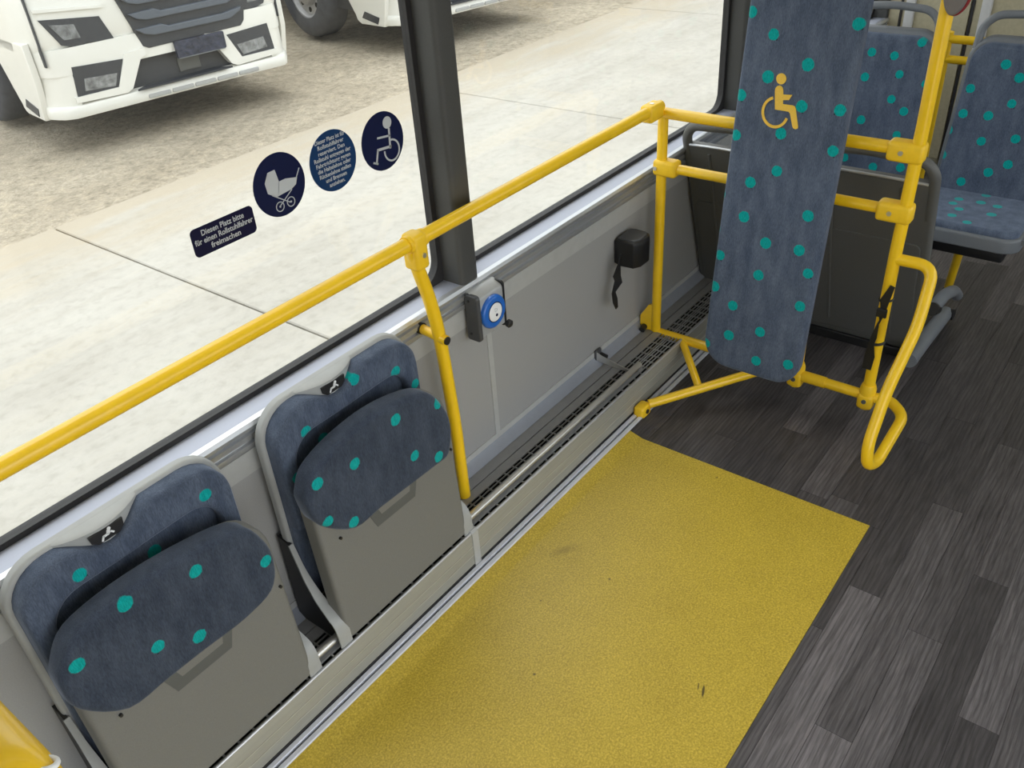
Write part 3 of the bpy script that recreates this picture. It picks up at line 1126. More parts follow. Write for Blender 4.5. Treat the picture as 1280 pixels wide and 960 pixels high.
# ================================================================== STRAP ON THE POLE
stp = Thing('tie_strap', (BX - .02, BYP, .15), 'black webbing strap with buckle wound round the yellow pole', 'strap')
px = [(1116, 358), (1106, 376), (1103, 392), (1098, 404), (1093, 420), (1089, 430), (1087, 445), (1083, 461)]
pts = [onx(u, v, BX - .021) for u, v in px]
wd = [(0, 1, .25), (0, 1, .1), (.5, .8, 0), (.9, .3, 0), (.6, .7, 0), (0, 1, 0), (0, 1, 0), (0, 1, .05)]
stp.part('webbing', ribbon(pts, wd, [.014, .026, .016, .016, .022, .016, .030, .026], .003), M_black)
pb = Vector(pts[2])
stp.part('buckle', bbox(pb + Vector((-.006, -.013, -.012)), pb + Vector((.003, .017, .016)), .003, 2), M_black)
stp.part('webbing_loop', torus((BX, BYP, pts[1][2] - .005), (0, .2, 1), .0185, .0035, 24, 8), M_black)
stp.part('webbing_loop', torus((BX, BYP, pts[5][2]), (0, .2, 1), .0185, .0045, 24, 8), M_black)

# ================================================================== STOP BUTTON ON THE POLE
sb = Thing('pole_button', (BX - .03, BYP - .04, 1.25), 'taupe oval button case with red rim high on the yellow pole', 'button')
ov = circle(BYP - .026, 1.325, .030, 32, .075)
sb.part('case', pad(ov, YZ, BX - .018, BX - .040, .006, 3), M_discgrey)
sb.part('rim', pad(offset(ov, -.004), YZ, BX + .0, BX - .022, .004, 2), M_red)

# ================================================================== PUSH BUTTON BOX
BXc = 1.515
pbx = Thing('push_button', (BXc, WALL - .03, .56), 'grey wall box with large blue ring push button under the window pillar', 'push button')
fy = 1.322
pbx.part('housing', extrude_x([(WALL - .012, .563), (fy + .004, .563), (fy, .567), (fy, .676), (fy + .004, .683), (WALL - .02, .695), (WALL - .012, .695)], 1.462, 1.566), M_boxgrey)
capo = rrect(fy - .003, WALL - .010, .556, .692, .010, 4)
capL = pbx.part('end_cap', pad(capo, lambda a, b, c: Vector((c, a, b)), 1.466, 1.454, .005, 3), M_capgrey)
for zz in (.675, .578):
    pbx.part('screw', T([(1.4545, WALL - .026, zz), (1.4525, WALL - .026, zz)], .004, 10), M_black, sub=capL)
pbx.part('end_cap', pad(capo, lambda a, b, c: Vector((c, a, b)), 1.562, 1.570, .004, 3), M_black)
pbx.part('knob', T([(1.571, fy - .002, .562), (1.571, fy - .012, .560), (1.571, fy - .016, .559)], [.011, .0115, .006], 14), M_black)
bc = (BXc - .002, .626)
rg = pad(circle(bc[0], bc[1], .047, 40), XZ, fy + .002, fy - .012, .008, 5)
ring = pbx.part('ring', rg, M_blue)
pbx.part('cap', pad(circle(bc[0], bc[1], .0265, 32), XZ, fy - .008, fy - .0145, .003, 3), M_white, sub=ring)
pbx.part('cap_groove', ring_prism(circle(bc[0], bc[1], .029, 32), circle(bc[0], bc[1], .026, 32), XZ, fy - .0105, fy - .0123), M_navy, sub=ring)
bm = bmesh.new()
yq = (fy - .0143, fy - .0152)
add_poly(bm, circle(bc[0] + .002, bc[1] - .0085, .0042, 14), XZ, *yq)
ic = pbx.part('icon', bm, M_navy, sub=ring)
bm = bmesh.new()
stroke(bm, (bc[0] - .004, bc[1] + .013), (bc[0] - .004, bc[1] + .003), .0012, XZ, *yq)
stroke(bm, (bc[0] - .004, bc[1] + .013), (bc[0] + .005, bc[1] + .009), .0012, XZ, *yq)
stroke(bm, (bc[0] + .005, bc[1] + .009), (bc[0] + .004, bc[1] + .004), .0012, XZ, *yq)
stroke(bm, (bc[0] - .004, bc[1] + .003), (bc[0] + .004, bc[1] + .004), .0012, XZ, *yq)
pbx.part('icon', bm, M_greyprint, sub=ring)

# ================================================================== BELT RETRACTOR
rt = Thing('belt_retractor', (2.22, 1.32, .46), 'black belt reel box with hanging strap on the grey wall', 'belt reel')
rx0, rx1 = 2.190, 2.300
oq = [(rx0 + .01, WALL - .002), (rx0, WALL - .03), (rx0 + .004, 1.298), (rx0 + .03, 1.282), (rx1 - .03, 1.282), (rx1 - .004, 1.298), (rx1, WALL - .03), (rx1 - .01, WALL - .002)]
rt.part('case', pad(oq, XY, .452, .545, .012, 4, both=True), M_black)
rt.part('lid', pad(offset(oq, .010), XY, .54, .550, .004, 2), M_capgrey)
sp = [ony(u, v, 1.33) for u, v in ((776, 318), (774, 330), (771, 345), (773, 352), (767, 366), (769, 376), (771, 385))]
rt.part('strap', ribbon(sp, [(1, .3, 0), (1, .2, 0), (1, -.4, 0), (.6, -.8, 0), (1, .2, 0), (1, 0, 0), (1, 0, 0)], [.016, .022, .03, .026, .034, .026, .012], .003), M_black)

# ================================================================== STICKERS
SY = GL - .0025


def sticker_base(name, outline, mat, label, c):
    t_ = Thing(name, (c[0], SY, c[1]), label, 'sticker')
    t_.part('film', prism(outline, XZ, SY, SY - .0008), mat)
    return t_


def lettering(t_, lines, c, size, mat, lead, widths=None):
    for i, ln in enumerate(lines):
        cu = bpy.data.curves.new('lettering', 'FONT')
        cu.body = ln
        cu.align_x = 'CENTER'
        cu.align_y = 'CENTER'
        cu.size = size
        cu.offset = size * .018
        cu.extrude = .0001
        cu.resolution_u = 3
        to = bpy.data.objects.new('lettering_tmp', cu)
        COL.objects.link(to)
        bpy.context.view_layer.update()
        me = bpy.data.meshes.new_from_object(to.evaluated_get(bpy.context.evaluated_depsgraph_get()))
        bpy.data.objects.remove(to)
        xs = [v.co.x for v in me.vertices]
        wdt = max(xs) - min(xs)
        k = min(1., widths[i] / wdt) if widths else 1.
        zc = c[1] + (len(lines) / 2 - .5 - i) * lead
        for v in me.vertices:
            x_, y_, z_ = v.co
            v.co = Vector((c[0] + x_ * k, SY - .0012 - z_, zc + y_)) - t_.base
        me.materials.clear()
        me.materials.append(mat)
        o = bpy.data.objects.new('lettering', me)
        COL.objects.link(o)
        o.parent = t_.o


r_ = .0655
s1 = sticker_base('window_sticker', rrect(.802, .949, 1.0525, 1.1095, .010), M_navy3, 'rectangular navy window sticker with three lines of white German text', (.8755, 1.081))
lettering(s1, ['Diesen Platz bitte', 'für einen Rollstuhlfahrer', 'freimachen'], (.8755, 1.081), .0158, M_greyprint, .0152, [.1, .137, .07])
c2 = (1.026, 1.1235)
s2 = sticker_base('window_sticker', circle(*c2, r_, 48), M_navy, 'round navy window sticker with a pale pram symbol', c2)
bm = bmesh.new()
q0, q1 = SY - .0008, SY - .0014


def s2p(x, y):
    p = ony(220 + x / 4, 120 + y / 4, SY)
    return (p[0], p[2])


add_poly(bm, [s2p(*p) for p in [(455, 385), (490, 368), (513, 428), (512, 500), (500, 505), (458, 490), (442, 440)]], XZ, q0, q1)
add_poly(bm, [s2p(*p) for p in [(511, 428), (545, 412), (603, 405), (598, 440), (575, 465), (511, 500)]], XZ, q0, q1)
stroke(bm, s2p(600, 405), s2p(613, 358), .0022, XZ, q0, q1)
stroke(bm, s2p(480, 498), s2p(570, 530), .0020, XZ, q0, q1)
stroke(bm, s2p(578, 465), s2p(520, 550), .0020, XZ, q0, q1)
for wc in (s2p(520, 553), s2p(574, 527)):
    arc_stroke(bm, wc[0], wc[1], .0098, .0098, 0, 360, .0018, XZ, q0, q1, 24)
    add_poly(bm, circle(wc[0], wc[1], .0022, 10), XZ, q0, q1)
s2.part('pram_symbol', bm, M_greyprint)
c3 = (1.1745, 1.126)
s3 = sticker_base('window_sticker', circle(*c3, r_, 48), M_navy2, 'round blue window sticker filled with nine lines of small text', c3)
lettering(s3, ['Dieser Platz ist für', 'Rollstuhlfahrer', 'reserviert. Den', 'Rollstuhl entgegen der', 'Fahrtrichtung gegen', 'die Haltelehne oder', 'Rückenlehne stellen', 'und Bremsen', 'anziehen.'], c3, .0124, M_greyprint, .0121, [.085, .075, .075, .104, .098, .095, .09, .06, .045])
c4 = (1.3245, 1.122)
s4 = sticker_base('window_sticker', circle(*c4, r_, 48), M_navy, 'round navy window sticker with a pale wheelchair user symbol', c4)
bm = bmesh.new()
hp = s2p(1053, 132)
add_poly(bm, circle(hp[0], hp[1], .0135, 20), XZ, q0, q1)
stroke(bm, s2p(1062, 160), s2p(1070, 262), .0055, XZ, q0, q1)
stroke(bm, s2p(1070, 196), s2p(1004, 212), .0045, XZ, q0, q1)
stroke(bm, s2p(1075, 250), s2p(1005, 272), .0058, XZ, q0, q1)
stroke(bm, s2p(1008, 268), s2p(1002, 342), .0050, XZ, q0, q1)
stroke(bm, s2p(1010, 340), s2p(986, 335), .0045, XZ, q0, q1)
wc = s2p(1077, 270)
arc_stroke(bm, wc[0] + .001, wc[1], .0235, .0235, -190, 95, .0042, XZ, q0, q1)
s4.part('wheelchair_symbol', bm, M_greyprint)


# ================================================================== SEAT PAIR TURNED AWAY (partition)
def away_seat(y0, y1, label, side=None):
    cy = (y0 + y1) / 2
    t = Thing('seat_back', (2.80, cy, 0), label, 'seat', 'pair of dark seats turned away')

    def G(a, b, c):     # leaning plane, c = towards the camera
        return Vector((2.865 - .235 * (max(b, 0.0) / .73) ** 1.0 - c, a, b))
    o_ = rrect(y0 + .004, y1 - .004, .03, .728, (.012, .012, .03, .03), 5)
    o_ = [(a, b + (.006 * (1 - ((a - cy) / .21) ** 2) if b > .6 else 0)) for a, b in o_]
    sh = t.part('back_shell', pad(o_, G, -.03, 0., .012, 4), M_shell)
    t.part('top_rim', T([G(y0 + .03, .724, 0.), G(cy - .1, .729, .004), G(cy + .1, .729, .004), G(y1 - .03, .724, 0.)], .0045, 10, .05), M_alu, sub=sh)
    t.part('lower_panel', pad(rrect(y0 + .03, y1 - .03, .06, .50, .02, 4), G, 0., .004, .003, 2), M_shell, sub=sh)
    for ry_ in (y0 + .10, y1 - .10):
        t.part('back_rib', T([G(ry_, .10, .001), G(ry_, .70, .001)], .006, 8), M_shell, sub=sh)
    hp_ = [G(y0 + .018, .60, -.012), G(y0 + .016, .755, -.012), G(y0 + .045, .795, -.012), G(cy, .806, -.012), G(y1 - .045, .795, -.012), G(y1 - .016, .755, -.012), G(y1 - .018, .60, -.012)]
    t.part('grab_handle', T(hp_, .0165, 12, .035), M_shell)
    t.part('skirt', bbox((2.845, y0 + .002, 0.), (2.885, y1 - .002, .035), .003, 1), M_black)
    return t


seat_a = away_seat(.955, 1.372, 'dark grey moulded seat back turned away, beside the window wall')
seat_b = away_seat(.535, .950, 'dark grey moulded seat back turned away, on the aisle behind the barrier pole')
# grey foot bracket on the aisle side
b1 = [ony(u, v, .505) for u, v in ((1196, 369), (1192, 363), (1180, 369), (1166, 386))]
ab = seat_b.part('side_arm', T(b1, .021, 14, .04), M_shell2)
seat_b.part('end_cap', T([Vector(b1[-1]) + Vector((.03, 0, -.012)), Vector(b1[-1]) - Vector((.02, 0, -.008))], .0225, 14), M_black, sub=ab)
b2 = [ony(u, v, .53) for u, v in ((1182, 391), (1160, 419), (1136, 451))]
ab2 = seat_b.part('side_strut', T(b2, .026, 14, .03), M_shell2)
seat_b.part('end_cap', T([Vector(b2[0]) + Vector((0, .012, 0)), Vector(b2[0]) - Vector((0, .03, 0))], .022, 14), M_black, sub=ab2)

# ================================================================== SEATS FACING THE CAMERA
def facing_seat(y0, y1, label, bdots, cdots):
    cy = (y0 + y1) / 2
    t = Thing('bus_seat', (3.3, cy, 0), label, 'seat', 'spotted seats facing the wheelchair bay')
    b0 = t.base

    def H(a, b, c):
        return Vector((3.415 + (b - .41) * .17 - c, a, b))

    def on_back(u, v):
        d = ray(u, v)
        tt = (3.415 + (CAM[2] - .41) * .17 - .03) / (d[0] - d[2] * .17)
        p = CAM + d * tt
        return (p[1] - b0.y, p[2] - b0.z)

    def on_seat(u, v):
        p = onz(u, v, .432)
        return (p[0] - b0.x, p[1] - b0.y)
    sh_o = rrect(y0, y1, .36, .945, (.06, .06, .075, .075), 7)
    sh_o = [(cy + (a - cy) * (1.0 if b < .75 else 1.0 - .10 * (b - .75) / .2), b) for a, b in sh_o]
    sh = t.part('back_shell', pad(sh_o, H, -.035, .005, .012, 4), M_shell2)
    co = offset(sh_o, .016)
    t.part('backrest', pad(co, H, .0, .034, .016, 5), fabric('blue_velour_spotted_far_back', [on_back(*p) for p in bdots], (1, 2), .0155, 1.15), sub=sh)
    w2 = (y1 - y0) / 2
    hp_ = [H(cy - w2 + .03, .90, -.012), H(cy - w2 + .035, .975, -.012), H(cy - w2 + .075, 1.012, -.012), H(cy, 1.020, -.012), H(cy + w2 - .075, 1.012, -.012), H(cy + w2 - .035, .975, -.012), H(cy + w2 - .03, .90, -.012)]
    t.part('grab_handle', T(hp_, .0135, 12, .03), M_shell2)
    so_ = rrect(3.06, 3.44, y0 + .004, y1 - .004, (.06, .05, .05, .06), 6)
    st_ = t.part('seat_shell', pad(so_, XY, .36, .412, .010, 3, both=True), M_shell2)
    t.part('seat_cushion', pad(offset(so_, .014), XY, .40, .432, .014, 4), fabric('blue_velour_spotted_far_seat', [on_seat(*p) for p in cdots], (0, 1), .0155, 1.35), sub=st_)
    t.part('under_frame', bbox((3.12, y0 + .05, .30), (3.42, y1 - .05, .362), .01), M_black)
    t.part('leg', T([(3.30, cy + .02, .31), (3.46, cy + .06, 0.)], .016, 12), M_yellow)
    if cy < .6:
        t.part('side_arm', T([(3.10, y0 + .004, .40), (3.40, y0 + .004, .405), (3.47, y0 + .01, .60)], .010, 10, .08), M_shell2, sub=sh)
    return t


z1 = lambda l: [(1040 + x / 5.3333, y / 5.3333) for x, y in l]
z2 = lambda l: [(1040 + x / 5.3333, 160 + y / 5.3333) for x, y in l]
z3 = lambda l: [(1120 + x / 8, 240 + y / 8) for x, y in l]
facing_seat(.80, 1.19, 'blue spotted bus seat facing the bay, the one nearer the window',
            z1([(268, 346), (419, 370), (600, 283), (222, 511), (452, 494), (398, 660), (480, 741), (196, 797), (433, 898), (455, 205), (625, 560), (190, 235)]) + z2([(85, 195), (275, 258), (458, 262)]), [])
facing_seat(.335, .725, 'blue spotted bus seat facing the bay, on the aisle',
            z1([(955, 278), (1162, 428), (795, 470), (1252, 517), (925, 588), (743, 640), (1200, 690), (876, 755), (1044, 770), (775, 867), (997, 940), (1225, 925)]) + z2([(735, 178), (862, 355), (1043, 293), (1175, 242)]),
            z3([(570, 112), (850, 105), (630, 170), (560, 232), (955, 225), (1015, 145), (710, 303), (900, 35), (630, 70)]))
# yellow rails behind the facing seats
gr_ = Thing('rear_rail', (3.9, .6, 0), 'yellow twin crossbar rail standing behind the spotted seats', 'handrail')
for yy in (-.2, .88):
    gr_.part('upright', T([(3.9, yy, 0), (3.9, yy, .86)], .017, 14), M_yellow)
gr_.part('crossbar', T([(3.9, -.2, .832), (3.9, .92, .832)], .016, 14), M_yellow)
gr_.part('crossbar', T([(3.9, -.2, .755), (3.9, .92, .755)], .016, 14), M_yellow)

# ================================================================== GRAB BAR CLOSE TO THE CAMERA
d_ = ray(-9, 947)
pc = CAM + d_ * .72
gb = Thing('grab_bar', (pc[0], WALL - .02, pc[2]), 'yellow grab bar with white end ring reaching out from the wall', 'grab bar')
pe = CAM + ray(45, 1010) * .70
yend = pe[1]
gb.part('bar', T([(pc[0], WALL - .01, pc[2]), (pc[0], yend + .02, pc[2]), (pc[0], yend, pc[2] - .012)], .031, 24, .02), M_yellow)
rp = CAM + ray(56, 955) * .70
gb.part('end_ring', torus(tuple(rp), (.5, .2, 1), .009, .0026, 28, 10), M_white)
gb.part('wall_flange', T([(pc[0], WALL - .008, pc[2]), (pc[0], WALL - .028, pc[2])], .045, 20), M_clampy)

# ================================================================== OUTSIDE
GZ = -.50


def ground_mat(name, sand):
    m, nt, bs = newmat(name)
    tc = N(nt, 'ShaderNodeTexCoord')
    v = tc.outputs['Object']
    f = noise(nt, v, .9, 6, .62)
    f2 = noise(nt, v, 14, 5, .7)
    f3 = noise(nt, v, 60, 3, .7)
    if sand:
        c = ramp(nt, f, [(.25, (.36, .31, .235)), (.5, (.44, .385, .30)), (.75, (.53, .47, .37))])
        c = mix_rgb(nt, .75, c, ramp(nt, f2, [(.3, (.55, .53, .5)), (.5, (1, 1, 1)), (.72, (1.4, 1.38, 1.3))]), 'MULTIPLY')
        c = mix_rgb(nt, .5, c, ramp(nt, f3, [(.35, (.6, .58, .55)), (.6, (1.1, 1.1, 1.1))]), 'MULTIPLY')
        bump(nt, bs, f2, .6, .05)
    else:
        c = ramp(nt, f, [(.25, (.43, .405, .355)), (.5, (.49, .465, .415)), (.75, (.53, .51, .46))])
        c = mix_rgb(nt, .55, c, ramp(nt, f2, [(.3, (.74, .73, .70)), (.5, (1, 1, 1)), (.7, (1.06, 1.06, 1.04))]), 'MULTIPLY')
        ms = N(nt, 'ShaderNodeMapping')
        ms.inputs['Scale'].default_value = (.35, 2.2, 1)
        nt.links.new(v, ms.inputs['Vector'])
        fs = noise(nt, ms.outputs[0], 1.6, 6, .7)
        c = mix_rgb(nt, .5, c, ramp(nt, fs, [(.32, (.82, .80, .76)), (.5, (1, 1, 1)), (.66, (1.07, 1.05, 1.0))]), 'MULTIPLY')
        # sand blown over the far edge of the slabs
        sx = N(nt, 'ShaderNodeSeparateXYZ')
        nt.links.new(v, sx.inputs[0])
        mr = N(nt, 'ShaderNodeMapRange')
        mr.inputs['From Min'].default_value = 4.3
        mr.inputs['From Max'].default_value = 6.1
        nt.links.new(sx.outputs[1], mr.inputs['Value'])
        mp = N(nt, 'ShaderNodeMapping')
        mp.inputs['Scale'].default_value = (.6, 2.5, 1)
        nt.links.new(v, mp.inputs['Vector'])
        f4 = noise(nt, mp.outputs[0], 2.0, 5, .65)
        mu = N(nt, 'ShaderNodeMath', operation='MULTIPLY')
        nt.links.new(mr.outputs[0], mu.inputs[0])
        nt.links.new(f4, mu.inputs[1])
        k = ramp(nt, mu.outputs[0], [(.18, (0, 0, 0)), (.42, (.8, .8, .8))])
        c = mix_rgb(nt, k, c, (.47, .405, .305))
        bump(nt, bs, f2, .25, .02)
    nt.links.new(c, bs.inputs['Base Color'])
    bs.inputs['Roughness'].default_value = .9
    bs.inputs['Specular IOR Level'].default_value = .2
    return m


M_sand = ground_mat('dusty_gravel', True)
M_conc = ground_mat('pale_concrete', False)
bm = bmesh.new()
bmesh.ops.create_grid(bm, x_segments=40, y_segments=40, size=60)
rg_ = random.Random(3)
for v in bm.verts:
    v.co.z = GZ - .035 + rg_.uniform(-.008, .012)
yard = struct('ground', bm, M_sand, 'sandy gravel yard outside the bus')
EDGE = 5.97
for k in range(-4, 9):
    a = 2.37 + 3.70 * (k - 1)
    for (y0, y1) in ((-5.5, 1.35), (1.36, EDGE)):
        link('concrete_slab', bbox((a + .006, y0, GZ - .2), (a + 3.70 - .006, y1, GZ), .008, 1), M_conc, yard)

# ------------------------------------------------------------------ trucks
K = (CAM[2] - GZ) / 2.09
ta = CAM + (onz(90, 150, -.08) - CAM) * K
tb = CAM + (onz(358, 80, -.08) - CAM) * K
td = Vector(((tb - ta)[0], (tb - ta)[1], 0)).normalized()
tn = Vector((-td.y, td.x, 0))           # away from the bus
A0 = Vector((ta[0], ta[1], GZ))
TW = (Vector(tb) - Vector(ta)).length


def TR(s, t, z):
    return A0 + td * s + tn * t + Vector((0, 0, z))


def on_front(u, v, t=0.):
    d = Vector(ray(u, v))
    c = Vector(CAM)
    k = ((A0 + tn * t - c).dot(tn)) / d.dot(tn)
    p = c + d * k
    return ((p - A0).dot(td), p.z - GZ)


def on_side(u, v, s):
    d = Vector(ray(u, v))
    c = Vector(CAM)
    k = ((A0 + td * s - c).dot(td)) / d.dot(td)
    p = c + d * k
    return ((p - A0).dot(tn), p.z - GZ)


def build_truck():
    t = Thing('truck', TR(TW / 2, 1., 0), 'white lorry cab with black grille and dark number plate, front towards the bus', 'truck', 'white lorries parked in the yard')
    Lx, Rx = -.15, TW + .13
    # cab body lofted from plan outlines
    def plan(ins, front):
        p = [(Lx + ins, 2.3), (Lx + ins, .34), (Lx + .02 + ins, .19), (Lx + .07 + ins, .075), (-.035 + ins, .015), (.02, 0), (TW * .5, -.012), (TW - .02, 0), (TW + .035 - ins, .015), (Rx - .07 - ins, .075), (Rx - .02 - ins, .19), (Rx - ins, .34), (Rx - ins, 2.3)]
        return [(s, q + front) for s, q in p]
    lv = [(.80, 0., .03), (.86, 0., .0), (1.10, 0., .0), (1.5, .01, .03), (1.62, .02, .10), (2.55, .08, .42), (3.0, .16, .75)]
    bm = bmesh.new()
    rings = [[bm.verts.new(TR(s, q, z)) for s, q in plan(i, f)] for z, i, f in lv]
    for a, b in zip(rings, rings[1:]):
        for k in range(len(a)):
            j = (k + 1) % len(a)
            bm.faces.new((a[k], a[j], b[j], b[k]))
    bm.faces.new(rings[0][::-1])
    bm.faces.new(rings[-1])
    cab = t.part('cab', bm, M_tpaint)
    # windscreen
    ws = [TR(.05, .075, 1.64), TR(TW - .05, .075, 1.64), TR(TW - .12, .37, 2.48), TR(.12, .37, 2.48)]
    bm = bmesh.new()
    vs = [bm.verts.new(p) for p in ws] + [bm.verts.new(p + tn * .05) for p in ws]
    for q in ((0, 1, 2, 3), (7, 6, 5, 4), (0, 1, 5, 4), (1, 2, 6, 5), (2, 3, 7, 6), (3, 0, 4, 7)):
        bm.faces.new([vs[i] for i in q])
    t.part('windscreen', bm, M_tglass, sub=cab, smooth=False)
    # bumper carcass, dark core then white shells
    t.part('core', prism([(-.06, .16), (.06, .05), (TW - .06, .05), (TW + .06, .16), (TW + .06, 1.2), (-.06, 1.2)], lambda a, b, c: TR(a, b, c), .36, .80), M_tdark)

    def shell(name, pts, t0=.02, t1=-.03, mat=M_tpaint, bev=.012, sub=None):
        return t.part(name, pad(pts, lambda a, b, c: TR(a, c, b), t0, t1, bev, 2), mat, sub=sub)
    # lower lip: swept back at both ends
    def sweep(name, zs, mat, fo=0., s0=Lx, s1=Rx, t_end=.62):
        pl = [(s0, t_end), (s0 + .01, .34), (s0 + .05, .15), (s0 + .11, .05), (.04, 0.), (TW - .04, 0.), (s1 - .11, .05), (s1 - .05, .15), (s1 - .01, .34), (s1, t_end)]
        bm = bmesh.new()
        rows = []
        for z, o_ in zs:
            rows.append([bm.verts.new(TR(s + (TW / 2 - s) * o_ * .05, q + o_ + fo, z)) for s, q in pl])
        for a, b in zip(rows, rows[1:]):
            for k in range(len(a) - 1):
                bm.faces.new((a[k], a[k + 1], b[k + 1], b[k]))
        for k in range(len(pl) - 1):
            bm.faces.new((rows[0][k], rows[0][k + 1], rows[-1][k + 1], rows[-1][k]))
        return t.part(name, bm, mat)
    sweep('lower_lip', [(.30, .07), (.275, .02), (.285, -.035), (.33, -.05), (.375, -.03), (.39, .02), (.38, .10)], M_tpaint)
    for k in range(5):
        sa = TW * .5 - .36 + k * .215
        t.part('lip_step', pad(rrect(sa, sa + .20, .30, .335, .01, 3), lambda a, b, c: TR(a, c, b), -.03, -.058, .006, 2), M_trim)
    sweep('bumper_band', [(.82, .06), (.815, -.012), (.74, -.020), (.66, -.016), (.615, -.016), (.605, .03)], M_tpaint, t_end=.75)
    for q0_, q1_ in ((Lx, .115), (TW - .115, Rx)):
        co_ = [(Lx + .005, .5), (Lx + .012, .34), (Lx + .05, .15), (Lx + .11, .05), (.04, -.012), (.115, -.014), (.115, .05), (.04, .06), (Lx + .13, .12), (Lx + .09, .2), (Lx + .05, .5)]
        if q0_ > 0:
            co_ = [(TW - .02 - a_, b_) for a_, b_ in co_][::-1]
        t.part('corner_panel', prism(co_, lambda a, b, c: TR(a, b, c), .37, .64), M_tpaint)
    g = on_front
    # white V arms framing the intake, with a light strip under each lamp
    for mir in (0, 1):
        mx = (lambda s: s) if not mir else (lambda s: TW - s)
        arm_ = [(.075, .445), (.44, .445), (.56, .685), (.74, .70), (.74, .645), (.68, .62), (.55, .41), (.50, .385), (.075, .40)]
        t.part('bumper_arm', prism([(mx(a), b) for a, b in arm_], lambda a, b, c: TR(a, c, b), .05, -.034), M_tpaint)
        fog = [(.10, .445), (.125, .672), (.565, .648), (.445, .445)]
        fo_ = t.part('fog_lamp', prism([(mx(a), b) for a, b in fog], lambda a, b, c: TR(a, c, b), .03, -.022), M_tdark)
        gl_ = [(.17, .475), (.19, .57), (.46, .555), (.42, .46)]
        t.part('lens', prism([(mx(a), b) for a, b in gl_], lambda a, b, c: TR(a, c, b), .005, -.026), M_lamp, sub=fo_)
        hl = [(.0, 1.045), (.46, .995), (.525, .815), (.30, .822), (.25, .80), (.11, .84)]
        hl_ = t.part('headlamp', prism([(mx(a) , b) for a, b in hl], lambda a, b, c: TR(a, c + max(0, .02 - min(a, TW - a)) * .4, b), .04, -.012), M_tdark)
        le = [(.06, 1.00), (.25, .975), (.27, .87), (.14, .875)]
        t.part('lens', prism([(mx(a), b) for a, b in le], lambda a, b, c: TR(a, c + max(0, .02 - min(a, TW - a)) * .4, b), .0, -.016), M_lamp, sub=hl_)
        br_ = [(-.02, 1.10), (.50, 1.055), (.50, 1.075), (-.02, 1.125)]
        t.part('brow', prism([(mx(a), b) for a, b in br_], lambda a, b, c: TR(a, c + max(0, .02 - min(a, TW - a)) * .4, b), .04, -.03), M_tpaint, sub=hl_)
    t.part('intake_floor', prism([(.57, .40), (.70, .50), (TW - .70, .50), (TW - .57, .40)], lambda a, b, c: TR(a, b - .47, c), .385, .40), M_tdark)
    t.part('tow_cover', pad(rrect(TW * .5 + .0, TW * .5 + .20, .43, .545, .01, 3), lambda a, b, c: TR(a, c, b), .06, .03, .006, 2), M_shell)
    # grille
    GL_, GR_ = .72, TW - .34
    gy = [(.60, 1.15), (.735, .71), (.78, .685), (GR_ - .04, .70), (GR_, .74), (GR_ + .10, 1.15), (GR_ + .12, 1.60), (.52, 1.60)]
    grl = t.part('grille', pad(gy, lambda a, b, c: TR(a, c, b), .04, -.026, .006, 2), M_tdark)
    for k in range(6):
        z = .80 + k * .125
        a0 = .70 - (z - .71) * .26 + .03
        sl_ = [(a0, z + .045), (a0 + .06, z), (a0 + .14, z - .02), (GR_ - .14, z - .02), (GR_ - .03, z + .03), (GR_ - .02, z + .06), (GR_ - .20, z + .035), (a0 + .28, z + .03), (a0 + .22, z + .055)]
        t.part('slat', pad(sl_, lambda a, b, c: TR(a, c, b), .0, -.062, .008, 2), M_tslat, sub=grl)
    pl_ = [g(214, 52), g(275, 38), g(278, 57), g(219, 73)]
    a0, a1 = pl_[0][0], pl_[1][0]
    t.part('number_plate', pad(rrect(a0, a1, .560, .695, .008, 3), lambda a, b, c: TR(a, c, b), -.03, -.06, .003, 2), M_plate)
    t.part('plate_edge', pad(rrect(a0 + .01, a1 - .01, .552, .562, .002, 2), lambda a, b, c: TR(a, c, b), -.03, -.058, .002, 2), M_shell2)
    # sides: sill panel with arch edge, vent and corner seam
    for s, sx in ((Lx, 1), (Rx, -1)):
        side = [(.20, .27), (.62, .26), (.72, .36), (.98, .72), (1.0, .80), (1.02, .88), (.10, .88), (.10, .60)]
        sd = t.part('side_panel', pad(side, lambda a, b, c: TR(s + sx * c, a, b), .05, .0, .012, 2), M_tpaint)
        vt = [(.26, .36), (.52, .40), (.58, .33), (.30, .29)]
        t.part('side_vent', prism(vt, lambda a, b, c: TR(s + sx * c, a, b), .01, -.006), M_tdark, sub=sd)
        t.part('corner_seam', prism([(.16, .70), (.185, .70), (.185, 1.55), (.16, 1.55)], lambda a, b, c: TR(s + .045 * sx + sx * c, a, b), .02, -.004), M_tdark, sub=sd)
        t.part('arch_liner', bbox((-1, -1, -1), (1, 1, 1)), M_void) if False else None
    for sm in (-.047, TW + .027):
        t.part('door_seam', prism([(sm - .006, .70), (sm + .006, .70), (sm + .006, 1.52), (sm - .006, 1.52)], lambda a, b, c: TR(a, c, b), .08, .008 if sm < 0 else .014), M_tdark)
    # wheels
    wc = onz(10, 146, GZ) - CAM
    wp = CAM + wc
    ws_ = (Vector((wp[0], wp[1], GZ)) - A0)
    wt = ws_.dot(tn)
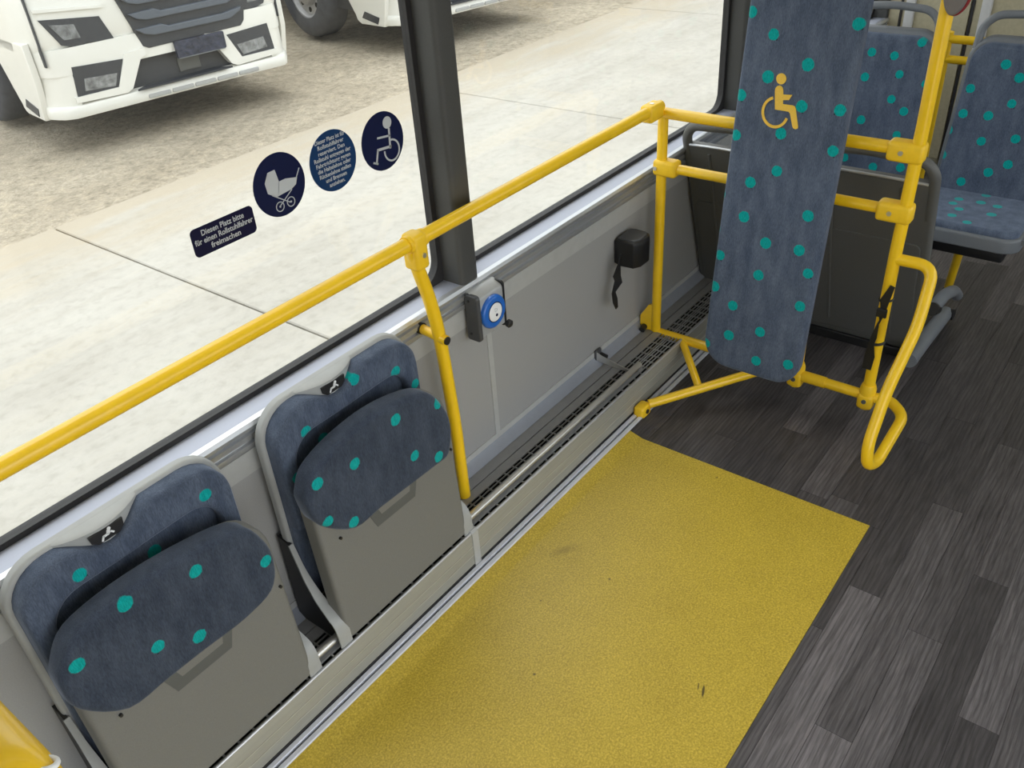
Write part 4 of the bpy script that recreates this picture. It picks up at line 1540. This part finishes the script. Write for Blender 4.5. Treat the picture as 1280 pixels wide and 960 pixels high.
    for s, sx in ((Lx + .02, 1), (Rx - .02, -1)):
        c = TR(s + sx * .10, wt - .10, .52)
        bm = bmesh.new()
        prof_ = [(.30, -.16), (.36, -.165), (.47, -.16), (.505, -.13), (.52, -.09), (.52, .09), (.505, .13), (.47, .16), (.36, .165), (.30, .16)]
        seg = 40
        rg2 = []
        for k in range(seg):
            a = 2 * math.pi * k / seg
            e = tn * math.cos(a) + Vector((0, 0, 1)) * math.sin(a)
            rg2.append([bm.verts.new(c + e * r + td * w_) for r, w_ in prof_])
        for k in range(seg):
            a_, b_ = rg2[k], rg2[(k + 1) % seg]
            for j in range(len(prof_) - 1):
                bm.faces.new((a_[j], a_[j + 1], b_[j + 1], b_[j]))
        wh_ = t.part('wheel', bm, M_tyre)
        hp = [(.31, -.15), (.29, -.145), (.265, -.10), (.17, -.09), (.15, -.15), (.10, -.17), (.0001, -.175)]
        bm = bmesh.new()
        rg2 = []
        for k in range(seg):
            a = 2 * math.pi * k / seg
            e = tn * math.cos(a) + Vector((0, 0, 1)) * math.sin(a)
            rg2.append([bm.verts.new(c + e * r + td * w_ * sx) for r, w_ in hp])
        for k in range(seg):
            a_, b_ = rg2[k], rg2[(k + 1) % seg]
            for j in range(len(hp) - 1):
                bm.faces.new((a_[j], a_[j + 1], b_[j + 1], b_[j]))
        t.part('rim', bm, M_rim, sub=wh_)
        for k in range(8):
            a = 2 * math.pi * k / 8
            e = tn * math.cos(a) + Vector((0, 0, 1)) * math.sin(a)
            q = c + e * .215 - td * sx * .094
            t.part('rim_hole', T([q, q - td * sx * .004], .030, 12), M_void, sub=wh_)
    t.part('chassis', bbox((-1, -1, -1), (1, 1, 1)), M_tdark) if False else None
    t.part('underbody', prism([(.25, .35), (TW - .25, .35), (TW - .25, 5.5), (.25, 5.5)], lambda a, b, c: TR(a, b, c), .45, .95), M_tdark)
    t.part('rear_box', prism([(Lx, 2.7), (Rx, 2.7), (Rx, 6.0), (Lx, 6.0)], lambda a, b, c: TR(a, b, c), 1.0, 3.4), M_tpaint)
    return t.o


tr0 = build_truck()


def copy_tree(o, parent=None):
    c = o.copy()
    COL.objects.link(c)
    c.parent = parent
    for ch in o.children:
        copy_tree(ch, c)
    return c


p1 = onz(10, 146, GZ)
p2 = onz(395, 43, GZ)
off = Vector((p2[0] - p1[0], p2[1] - p1[1], 0))
tr1 = copy_tree(tr0)
tr1.location = tr0.location + off
tr2 = copy_tree(tr0)
tr2.location = tr0.location + off * 2.02
tr0['label'] = 'white lorry cab with black grille and dark number plate, facing the pram sticker'
tr1['label'] = 'white lorry in the yard, partly hidden by the window pillar, the middle one of three'
tr2['label'] = 'white lorry standing farthest along the row in the yard'
